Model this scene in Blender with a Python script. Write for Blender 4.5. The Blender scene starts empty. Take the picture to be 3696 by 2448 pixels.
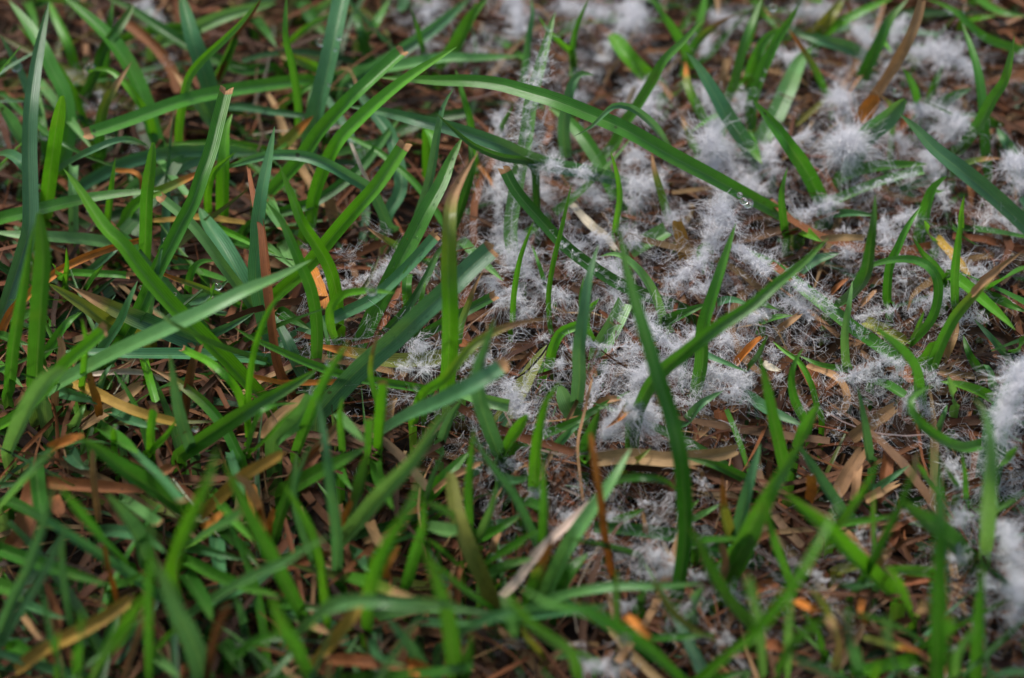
import bpy, math, random
import numpy as np
from mathutils import Vector

# ------------------------------------------------------------------ camera, light
SC = bpy.context.scene
COL = SC.collection
PITCH = math.radians(42.0)          # camera looks down at the turf
DIST = 0.62                         # metres from lens to the turf in mid frame
FOC = 89.0
cam_data = bpy.data.cameras.new('camera')
cam = bpy.data.objects.new('camera', cam_data)
COL.objects.link(cam)
cam.location = (0, -DIST * math.cos(PITCH), DIST * math.sin(PITCH))
cam.rotation_euler = (math.pi / 2 - PITCH, 0, 0)
cam_data.sensor_width = 36.0
cam_data.lens = FOC
cam_data.clip_start = 0.02
cam_data.clip_end = 200.0
cam_data.dof.use_dof = True
cam_data.dof.focus_distance = 0.603
cam_data.dof.aperture_fstop = 8.5
cam_data.dof.aperture_blades = 7
SC.camera = cam

SUN_EL, SUN_AZ = math.radians(62), math.radians(-35)
world = bpy.data.worlds.new('World')
SC.world = world
world.use_nodes = True
nt = world.node_tree
nt.nodes.clear()
sky = nt.nodes.new('ShaderNodeTexSky')
sky.sky_type = 'NISHITA'
sky.sun_disc = False
sky.sun_elevation = SUN_EL
sky.sun_rotation = SUN_AZ
sky.air_density = 1.0
sky.dust_density = 4.0
sky.ozone_density = 1.0
bg = nt.nodes.new('ShaderNodeBackground')
bg.inputs['Strength'].default_value = 0.08
wo = nt.nodes.new('ShaderNodeOutputWorld')
nt.links.new(sky.outputs[0], bg.inputs['Color'])
nt.links.new(bg.outputs[0], wo.inputs['Surface'])

sun_data = bpy.data.lights.new('sun', 'SUN')
sun_data.energy = 1.5
sun_data.angle = math.radians(18)
sun_data.color = (1.0, 0.97, 0.93)
sun = bpy.data.objects.new('sun', sun_data)
COL.objects.link(sun)
sd = Vector((math.sin(SUN_AZ) * math.cos(SUN_EL), math.cos(SUN_AZ) * math.cos(SUN_EL), math.sin(SUN_EL)))
sun.rotation_euler = (-sd).to_track_quat('-Z', 'Y').to_euler()
sun.location = sd * 3

SC.view_settings.view_transform = 'Standard'
SC.view_settings.look = 'None'
SC.view_settings.gamma = 1.0
SC.view_settings.exposure = 1.18
SC.render.engine = 'CYCLES'
SC.cycles.max_bounces = 6
SC.cycles.transparent_max_bounces = 8
SC.cycles.use_denoising = True

R = np.random.default_rng(11)
random.seed(5)

# ------------------------------------------------------------------ helpers
CP = np.array(cam.location)
FW = np.array([0, math.cos(PITCH), -math.sin(PITCH)])
UP = np.array([0, math.sin(PITCH), math.cos(PITCH)])
RT = np.array([1.0, 0, 0])
FPX = FOC / 36.0 * 3696
K = 1000.0 / 1922.0
TX = {'a': 0, 'b': 900, 'c': 1800, 'd': 2696}
TY = {'1': 0, '2': 816, '3': 1632}


def spot(tile, x, y, h):
    """point of the turf seen at a place of the photograph, h millimetres above the soil"""
    px = TX[tile[0]] + x * K
    py = TY[tile[1]] + y * K
    d = FW + RT * ((px - 1848) / FPX) - UP * ((py - 1224) / FPX)
    t = (h * 0.001 - CP[2]) / d[2]
    return CP + d * t


def mm_per_px(P):
    return float(np.dot(P - CP, FW)) / FPX * K       # metres per tile pixel


def catmull(P, n):
    P = np.asarray(P, float)
    if len(P) == 2:
        t = np.linspace(0, 1, n)[:, None]
        return P[0] * (1 - t) + P[1] * t
    Q = np.vstack([2 * P[0] - P[1], P, 2 * P[-1] - P[-2]])
    seg = np.linalg.norm(np.diff(P, axis=0), axis=1)
    cum = np.concatenate([[0], np.cumsum(seg)])
    s = np.linspace(0, cum[-1], n)
    idx = np.clip(np.searchsorted(cum, s, side='right') - 1, 0, len(P) - 2)
    u = ((s - cum[idx]) / np.maximum(seg[idx], 1e-9))[:, None]
    p0, p1, p2, p3 = Q[idx], Q[idx + 1], Q[idx + 2], Q[idx + 3]
    return 0.5 * ((2 * p1) + (-p0 + p2) * u + (2 * p0 - 5 * p1 + 4 * p2 - p3) * u ** 2
                  + (-p0 + 3 * p1 - 3 * p2 + p3) * u ** 3)


def norm(v):
    return v / np.maximum(np.linalg.norm(v, axis=-1, keepdims=True), 1e-12)


def np_mesh(name, V, F, uv=None, tint=None):
    """mesh from numpy arrays, F = (n,4) quads or (n,3) triangles"""
    me = bpy.data.meshes.new(name)
    k = F.shape[1]
    me.vertices.add(len(V))
    me.vertices.foreach_set('co', np.ascontiguousarray(V, np.float32).ravel())
    me.loops.add(F.size)
    me.loops.foreach_set('vertex_index', np.ascontiguousarray(F, np.int32).ravel())
    me.polygons.add(len(F))
    me.polygons.foreach_set('loop_start', np.arange(0, F.size, k, dtype=np.int32))
    me.polygons.foreach_set('use_smooth', np.ones(len(F), bool))
    if uv is not None:
        l = me.uv_layers.new(name='UVMap')
        l.data.foreach_set('uv', np.ascontiguousarray(uv[F.ravel()], np.float32).ravel())
    if tint is not None:
        a = me.attributes.new('tint', 'FLOAT_COLOR', 'POINT')
        c = np.ones((len(V), 4), np.float32)
        c[:, :3] = tint
        a.data.foreach_set('color', c.ravel())
    me.update()
    me.validate()
    return me


def link(name, me, mat, parent=None, label=None, cat=None, group=None, kind=None):
    o = bpy.data.objects.new(name, me)
    COL.objects.link(o)
    if mat is not None:
        me.materials.append(mat)
    if parent is not None:
        o.parent = parent
    if label:
        o['label'] = label
    if cat:
        o['category'] = cat
    if group:
        o['group'] = group
    if kind:
        o['kind'] = kind
    return o


# ------------------------------------------------------------------ materials
def node(nt, typ, **kw):
    n = nt.nodes.new(typ)
    for k, v in kw.items():
        if hasattr(n, k):
            setattr(n, k, v)
        else:
            n.inputs[k].default_value = v
    return n


def math_node(nt, op, a, b=None, clamp=False):
    n = nt.nodes.new('ShaderNodeMath')
    n.operation = op
    n.use_clamp = clamp
    for i, v in enumerate((a, b)):
        if v is None:
            continue
        if isinstance(v, (int, float)):
            n.inputs[i].default_value = v
        else:
            nt.links.new(v, n.inputs[i])
    return n.outputs[0]


def mix_col(nt, fac, a, b, mode='MIX'):
    n = nt.nodes.new('ShaderNodeMix')
    n.data_type = 'RGBA'
    n.blend_type = mode
    for sock, v in ((n.inputs['Factor'], fac), (n.inputs['A'], a), (n.inputs['B'], b)):
        if isinstance(v, (int, float)):
            sock.default_value = v
        elif isinstance(v, tuple):
            sock.default_value = (*v, 1)
        else:
            nt.links.new(v, sock)
    return n.outputs['Result']


def ramp(nt, src, lo, hi):
    n = nt.nodes.new('ShaderNodeMapRange')
    n.inputs['From Min'].default_value = lo
    n.inputs['From Max'].default_value = hi
    nt.links.new(src, n.inputs['Value'])
    return n.outputs['Result']


def leaf_material(name, dead):
    m = bpy.data.materials.new(name)
    m.use_nodes = True
    nt = m.node_tree
    nt.nodes.clear()
    L = nt.links.new
    at = node(nt, 'ShaderNodeAttribute', attribute_name='tint')
    uv = node(nt, 'ShaderNodeUVMap', uv_map='UVMap')
    sep = node(nt, 'ShaderNodeSeparateXYZ')
    L(uv.outputs[0], sep.inputs[0])
    U, Vv = sep.outputs[0], sep.outputs[1]
    geo = node(nt, 'ShaderNodeTexCoord')
    # fine fibres that run along the blade
    cmb = node(nt, 'ShaderNodeCombineXYZ')
    L(math_node(nt, 'MULTIPLY', U, 26.0 if dead else 17.0), cmb.inputs[0])
    L(math_node(nt, 'MULTIPLY', Vv, 3.0 if dead else 2.0), cmb.inputs[1])
    fib = node(nt, 'ShaderNodeTexNoise', Scale=1.0, Detail=3.0, Roughness=0.6)
    L(cmb.outputs[0], fib.inputs['Vector'])
    vein = math_node(nt, 'SINE', math_node(nt, 'MULTIPLY', U, 2 * math.pi * (7 if dead else 9)))
    blot = node(nt, 'ShaderNodeTexNoise', Scale=260.0, Detail=3.0, Roughness=0.6)
    L(geo.outputs['Object'], blot.inputs['Vector'])
    f = math_node(nt, 'ADD', math_node(nt, 'MULTIPLY', vein, 0.08 if dead else 0.14),
                  math_node(nt, 'MULTIPLY', fib.outputs['Fac'], 1.3 if dead else 0.5))
    f = math_node(nt, 'ADD', f, math_node(nt, 'MULTIPLY', blot.outputs['Fac'], 0.9 if dead else 0.5))
    f = math_node(nt, 'ADD', f, -.1 if dead else 0.5)
    gray = node(nt, 'ShaderNodeCombineXYZ')
    for i in range(3):
        L(f, gray.inputs[i])
    col = mix_col(nt, 1.0, at.outputs['Color'], gray.outputs[0], 'MULTIPLY')
    if not dead:
        # pale midrib
        mid = math_node(nt, 'ABSOLUTE', math_node(nt, 'SUBTRACT', U, 0.5))
        midf = math_node(nt, 'MULTIPLY', ramp(nt, mid, 0.055, 0.015), 0.28, clamp=True)
        col = mix_col(nt, midf, col, (0.22, 0.36, 0.12))
        big = node(nt, 'ShaderNodeTexNoise', Scale=60.0, Detail=2.0)
        L(geo.outputs['Object'], big.inputs['Vector'])
        yf = math_node(nt, 'MULTIPLY', ramp(nt, big.outputs['Fac'], 0.58, 0.8), 0.35, clamp=True)
        col = mix_col(nt, yf, col, (0.16, 0.24, 0.02))
    # small brown leaf spots
    vor = node(nt, 'ShaderNodeTexVoronoi', Scale=420.0 if dead else 210.0)
    L(geo.outputs['Object'], vor.inputs['Vector'])
    sepc = node(nt, 'ShaderNodeSeparateColor')
    L(vor.outputs['Color'], sepc.inputs[0])
    rare = ramp(nt, sepc.outputs[0], 0.86, 0.88)
    sp = ramp(nt, vor.outputs['Distance'], 0.16, 0.09)
    sp = math_node(nt, 'MULTIPLY', math_node(nt, 'MULTIPLY', sp, rare, clamp=True), 0.75)
    col = mix_col(nt, sp, col, (0.035, 0.02, 0.01))
    bmp = node(nt, 'ShaderNodeBump', Strength=0.35, Distance=0.00012)
    L(math_node(nt, 'ADD', math_node(nt, 'MULTIPLY', vein, 0.5), fib.outputs['Fac']), bmp.inputs['Height'])
    pr = node(nt, 'ShaderNodeBsdfPrincipled')
    pr.inputs['Roughness'].default_value = 0.66 if dead else 0.36
    pr.inputs['Specular IOR Level'].default_value = 0.3 if dead else 0.6
    L(col, pr.inputs['Base Color'])
    L(bmp.outputs[0], pr.inputs['Normal'])
    tr = node(nt, 'ShaderNodeBsdfTranslucent')
    tcol = mix_col(nt, 1.0, col, (1.25, 1.15, 0.6) if not dead else (1.1, 0.9, 0.7), 'MULTIPLY')
    L(tcol, tr.inputs['Color'])
    mx = node(nt, 'ShaderNodeMixShader')
    mx.inputs[0].default_value = 0.14 if dead else 0.34
    L(pr.outputs[0], mx.inputs[1])
    L(tr.outputs[0], mx.inputs[2])
    out = node(nt, 'ShaderNodeOutputMaterial')
    L(mx.outputs[0], out.inputs['Surface'])
    return m


def mould_material():
    m = bpy.data.materials.new('white mould')
    m.use_nodes = True
    nt = m.node_tree
    nt.nodes.clear()
    L = nt.links.new
    tc = node(nt, 'ShaderNodeTexCoord')
    no = node(nt, 'ShaderNodeTexNoise', Scale=400.0, Detail=2.0)
    L(tc.outputs['Object'], no.inputs['Vector'])
    col = mix_col(nt, no.outputs['Fac'], (0.66, 0.66, 0.69), (0.90, 0.89, 0.90))
    d = node(nt, 'ShaderNodeBsdfPrincipled', Roughness=0.6)
    L(col, d.inputs['Base Color'])
    t = node(nt, 'ShaderNodeBsdfTranslucent')
    L(col, t.inputs['Color'])
    mx = node(nt, 'ShaderNodeMixShader')
    mx.inputs[0].default_value = 0.4
    L(d.outputs[0], mx.inputs[1])
    L(t.outputs[0], mx.inputs[2])
    out = node(nt, 'ShaderNodeOutputMaterial')
    L(mx.outputs[0], out.inputs['Surface'])
    return m


def water_material():
    m = bpy.data.materials.new('water')
    m.use_nodes = True
    pr = m.node_tree.nodes['Principled BSDF']
    pr.inputs['Base Color'].default_value = (1, 1, 1, 1)
    pr.inputs['Roughness'].default_value = 0.0
    pr.inputs['IOR'].default_value = 1.33
    pr.inputs['Transmission Weight'].default_value = 1.0
    return m


def soil_material():
    m = bpy.data.materials.new('soil')
    m.use_nodes = True
    nt = m.node_tree
    L = nt.links.new
    pr = nt.nodes['Principled BSDF']
    tc = node(nt, 'ShaderNodeTexCoord')
    n1 = node(nt, 'ShaderNodeTexNoise', Scale=180.0, Detail=6.0, Roughness=0.7)
    n2 = node(nt, 'ShaderNodeTexNoise', Scale=1.5, Detail=4.0)
    L(tc.outputs['Object'], n1.inputs['Vector'])
    L(tc.outputs['Object'], n2.inputs['Vector'])
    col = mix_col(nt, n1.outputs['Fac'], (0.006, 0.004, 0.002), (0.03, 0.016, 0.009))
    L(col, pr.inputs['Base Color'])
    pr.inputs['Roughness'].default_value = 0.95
    b = node(nt, 'ShaderNodeBump', Strength=0.8, Distance=0.002)
    L(n1.outputs['Fac'], b.inputs['Height'])
    L(b.outputs[0], pr.inputs['Normal'])
    return m


M_LEAF = leaf_material('grass leaf', False)
M_DEAD = leaf_material('dead leaf', True)
M_MOULD = mould_material()
M_WATER = water_material()
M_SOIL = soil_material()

TINT = {'g': (0.064, 0.235, 0.020), 'y': (0.096, 0.32, 0.013), 'b': (0.070, 0.21, 0.085), 'd': (0.032, 0.135, 0.014),
        'p': (0.135, 0.32, 0.09), 'k': (0.17, 0.19, 0.03),
        'r': (0.22, 0.080, 0.026), 't': (0.36, 0.21, 0.095), 'o': (0.44, 0.16, 0.025), 'w': (0.56, 0.46, 0.36),
        'Y': (0.36, 0.22, 0.035), 'n': (0.10, 0.040, 0.016)}
COLWORD = {'g': 'mid green', 'y': 'bright green', 'b': 'bluish green', 'd': 'dark green', 'p': 'pale green', 'k': 'yellowing green',
           'r': 'reddish brown', 't': 'tan', 'o': 'orange brown', 'w': 'whitish', 'Y': 'yellow', 'n': 'dark brown'}
HCODE = {'l': (5, 8, 8), 'L': (6, 12, 15, 14), 'M': (6, 18, 27, 31), 'H': (6, 26, 42, 52), 'X': (7, 36, 58, 72),
         'A': (6, 24, 32, 30, 20), 'B': (6, 28, 40, 40, 32)}
HWORD = {'l': 'lying flat', 'L': 'lying low', 'M': 'leaning', 'H': 'standing high', 'X': 'standing tallest', 'A': 'arching',
         'B': 'arching high'}

# ------------------------------------------------------------------ ground
n = 90
ax = np.concatenate([[-40, -8, -2], np.linspace(-0.6, 0.6, n), [2, 8, 40]])
gx, gy = np.meshgrid(ax, ax, indexing='ij')
gz = -0.0125 + 0.0015 * np.sin(gx * 61 + 1.3) * np.cos(gy * 53) + 0.001 * np.sin(gx * 140 + gy * 90)
V = np.stack([gx, gy, gz], -1).reshape(-1, 3)
m_ = len(ax)
ii, jj = np.meshgrid(np.arange(m_ - 1), np.arange(m_ - 1), indexing='ij')
b_ = (ii * m_ + jj).ravel()
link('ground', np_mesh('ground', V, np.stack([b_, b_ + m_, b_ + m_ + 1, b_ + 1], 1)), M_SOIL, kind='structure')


# ------------------------------------------------------------------ blades
def frame_of(C, roll):
    """tangents, width vectors and normals along a blade; roll in radians per sample"""
    T = norm(np.gradient(C, axis=0))
    view = norm(CP * np.array([1, 1, 1.4]) - C)
    W0 = norm(np.cross(T, view))
    N0 = np.cross(W0, T)
    c, s = np.cos(roll)[:, None], np.sin(roll)[:, None]
    return T, W0 * c + N0 * s, N0 * c - W0 * s


def ribbon(C, half, roll, fold, uvv, colr, wav=0.0, cross=6, jag=None):
    """folded leaf: `cross` vertices across, one row per sample of C"""
    T, W, N = frame_of(C, roll)
    n = len(C)
    us = np.array([-1, -.55, -.06, .06, .55, 1])
    V = np.zeros((n, cross, 3))
    ph = R.uniform(0, 6.28)
    for j, u in enumerate(us):
        lift = fold * (abs(u) - 0.45) + wav * u * np.sin(np.linspace(0, 9, n) + ph)
        V[:, j] = C + W * (half * u)[:, None] + N * (half * lift)[:, None]
    if jag is not None:
        V[-1] += T[-1] * jag[:, None]
    F = []
    a = (np.arange(n - 1)[:, None] * cross + np.arange(cross - 1)[None]).ravel()
    F = np.stack([a, a + 1, a + cross + 1, a + cross], 1)
    uv = np.stack([np.tile((us + 1) / 2, (n, 1)), np.repeat(uvv[:, None], cross, 1)], -1).reshape(-1, 2)
    return V.reshape(-1, 3), F, uv, np.repeat(colr, cross, axis=0)


BLADES = {}
REG = []
ZONE_PTS = []


def in_mould(P, rad=0.013):
    if not len(ZONE_PTS):
        return False
    d = ZONE_PTS[:, :2] - P[None, :2]
    return bool((d * d).sum(1).min() < rad * rad)


def heights(code, n):
    hs = HCODE[code] if code in HCODE else tuple(float(v) for v in code.split(','))
    return np.interp(np.linspace(0, 1, n), np.linspace(0, 1, len(hs)), hs)


def make_blade(P, wid, col, tip, dead, label=None, key=None, code='M', fold=None, nsamp=26, wn=None):
    """P world points from root to tip; wid width in metres"""
    P = np.asarray(P, float)
    d0 = norm((P[0] - P[1]) * np.array([1, 1, 0]))
    root = np.array([P[0] + d0 * 0.002 + np.array([0, 0, -0.45 * P[0][2]]), P[0] + d0 * 0.003])
    root[1][2] = -0.013
    P = np.vstack([root[1], root[0], P]) if not dead else P
    C = catmull(P, nsamp)
    if dead:
        C[:, 2] = np.maximum(C[:, 2], 0.0012)
    t = np.linspace(0, 1, nsamp)
    if tip in ('c', 'n', 'x', 'd'):
        prof = np.interp(t, [0, .12, .45, .9, 1], [.62, .82, 1, .93, .9])
        if tip == 'n':
            prof = np.interp(t, [0, .12, .5, .86, .95, 1], [.62, .82, 1, .95, .7, .25])
    else:
        prof = np.interp(t, [0, .12, .42, .68, .85, .95, 1], [.62, .84, 1, .95, .70, .36, .03])
    if dead:
        prof = np.interp(t, [0, .08, .5, .92, 1], [.75, .95, 1, .85, .6]) * (1 + .04 * np.sin(t * 17 + R.uniform(0, 6)))
        if tip == '':
            prof = prof * np.interp(t, [0, .6, 1], [1, 1, .12])
    r0 = R.uniform(-.4, .4)
    roll = r0 + R.uniform(-.4, .4) * (t - .4) + (R.uniform(-.9, .9) * (t - .3) if dead else 0)
    half = 0.5 * wid * prof / np.maximum(np.cos(r0), .8)
    if fold is None:
        fold = R.uniform(.35, .95) if not dead else R.uniform(.2, .9)
    base = np.array(TINT[col]) * R.uniform(.86, 1.14) * (1 + R.uniform(-.06, .06, 3))
    colr = np.tile(base, (nsamp, 1))
    if not dead:
        pale = np.array([.30, .34, .14])
        f = np.interp(t, [0, .08, .2], [.6, .35, 0])[:, None]
        colr = colr * (1 - f) + pale * f
        if tip in ('', 'n'):
            f = np.interp(t, [0, .8, 1], [0, 0, .28])[:, None]
            colr = colr * (1 - f) + np.array([.16, .30, .03]) * f
    else:
        f = (R.uniform(0, .35) * (0.5 + .5 * np.sin(t * R.uniform(3, 9) + R.uniform(0, 6))))[:, None]
        colr = colr * (1 - f) + np.array(TINT['n']) * f
    length = float(np.linalg.norm(np.diff(C, axis=0), axis=1).sum())
    uvv = t * length / 0.012
    origin = C[0].copy()
    name = wn or ('blade' if not dead else 'dry_straw')
    mat = M_DEAD if dead else M_LEAF
    if tip in ('o', 't', 'c') and not dead:
        # a withered or mown end is a part of its own
        cut = {'o': .80, 't': .82, 'c': 1 - min(.12, max(.0010 / length, .012) + R.uniform(0, .008))}[tip]
        k = int(np.ceil(cut * (nsamp - 1)))
        tc = np.concatenate([t[:k][t[:k] < cut - 1e-4], [cut]])
        itp = lambda a, tt: np.stack([np.interp(tt, t, a[:, i]) for i in range(a.shape[1])], 1)
        t2 = np.linspace(cut, 1, 7)
        A = ribbon(itp(C, tc), np.interp(tc, t, half), np.interp(tc, t, roll), fold, np.interp(tc, t, uvv), itp(colr, tc), .04)
        if tip == 'c':
            c2 = np.array(TINT['t']) * np.array([1.05, 1, .95]) * np.ones((7, 3))
            c2 = c2 * np.linspace(.75, 1.1, 7)[:, None]
            h2 = np.interp(t2, t, half) * 1.01
        else:
            w_ = np.linspace(0, 1, 7)[:, None]
            e1 = np.array(TINT['k'])
            e2 = np.array(TINT['o' if tip == 'o' else 't'])
            c2 = e1 * np.maximum(0, 1 - 3 * w_) + e2 * np.minimum(1, 3 * w_)
            c2 = c2 * np.linspace(1, .8, 7)[:, None]
            h2 = np.interp(t2, t, half) * np.linspace(1, .85, 7)
            # let the green run out into yellow before the dead end
            f = np.interp(tc, [0, cut - .22, cut], [0, 0, .95])[:, None]
            A[3][:] = A[3] * (1 - np.repeat(f, 6, 0)) + e1 * np.repeat(f, 6, 0)
        B = ribbon(itp(C, t2), h2, np.interp(t2, t, roll), fold, np.interp(t2, t, uvv), c2, .05,
                   jag=R.uniform(-.0006, .0009, 6) * (1.0 if tip == 'c' else 1.4))
        me = np_mesh(name, A[0] - origin, A[1], A[2], A[3])
        o = link(name, me, mat)
        o.location = origin
        tn = {'c': 'cut_tip', 'o': 'withered_tip', 't': 'withered_tip'}[tip]
        link(tn, np_mesh(tn, B[0] - origin, B[1], B[2], B[3]), M_DEAD, parent=o,
             label={'c': 'pale frayed mown end', 'o': 'orange brown withered end', 't': 'tan withered end'}[tip])
    else:
        A = ribbon(C, half, roll, fold, uvv, colr, .05 if not dead else .18,
                   jag=R.uniform(-.001, .001, 6) if dead else None)
        o = link(name, np_mesh(name, A[0] - origin, A[1], A[2], A[3]), mat)
        o.location = origin
    if key:
        BLADES[key] = (C, half, roll, fold)
    mid = C[int(len(C) * .6)]
    wide = 'broad' if wid > .0037 else ('slender' if wid < .0021 else 'middling')
    REG.append(dict(o=o, label=label, dead=dead, root=C[0].copy(), mid=mid.copy(), wide=wide, col=COLWORD[col], tip=tip,
                    pose=HWORD.get(code, 'arching'), zone=in_mould(mid), area=wid * length))
    return o


def traced(tile, pts, w, code, col, tip='', label=None, key=None, dead=False, wn=None, fold=None):
    xy = [tuple(float(v) for v in p.split(',')) for p in pts.split()]
    # height follows the drawn length
    a = np.array(xy)
    s = np.concatenate([[0], np.cumsum(np.linalg.norm(np.diff(a, axis=0), axis=1))])
    hs = HCODE[code] if code in HCODE else tuple(float(v) for v in code.split(','))
    h = np.interp(s / s[-1], np.linspace(0, 1, len(hs)), hs)
    P = [spot(tile, x, y, hh) for (x, y), hh in zip(xy, h)]
    wid = w * 1.22 * mm_per_px(P[len(P) // 2])
    return make_blade(P, wid, col, tip, dead, label, key, code, fold, nsamp=int(np.clip(len(xy) * 4 + 6, 16, 40)), wn=wn)

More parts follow.
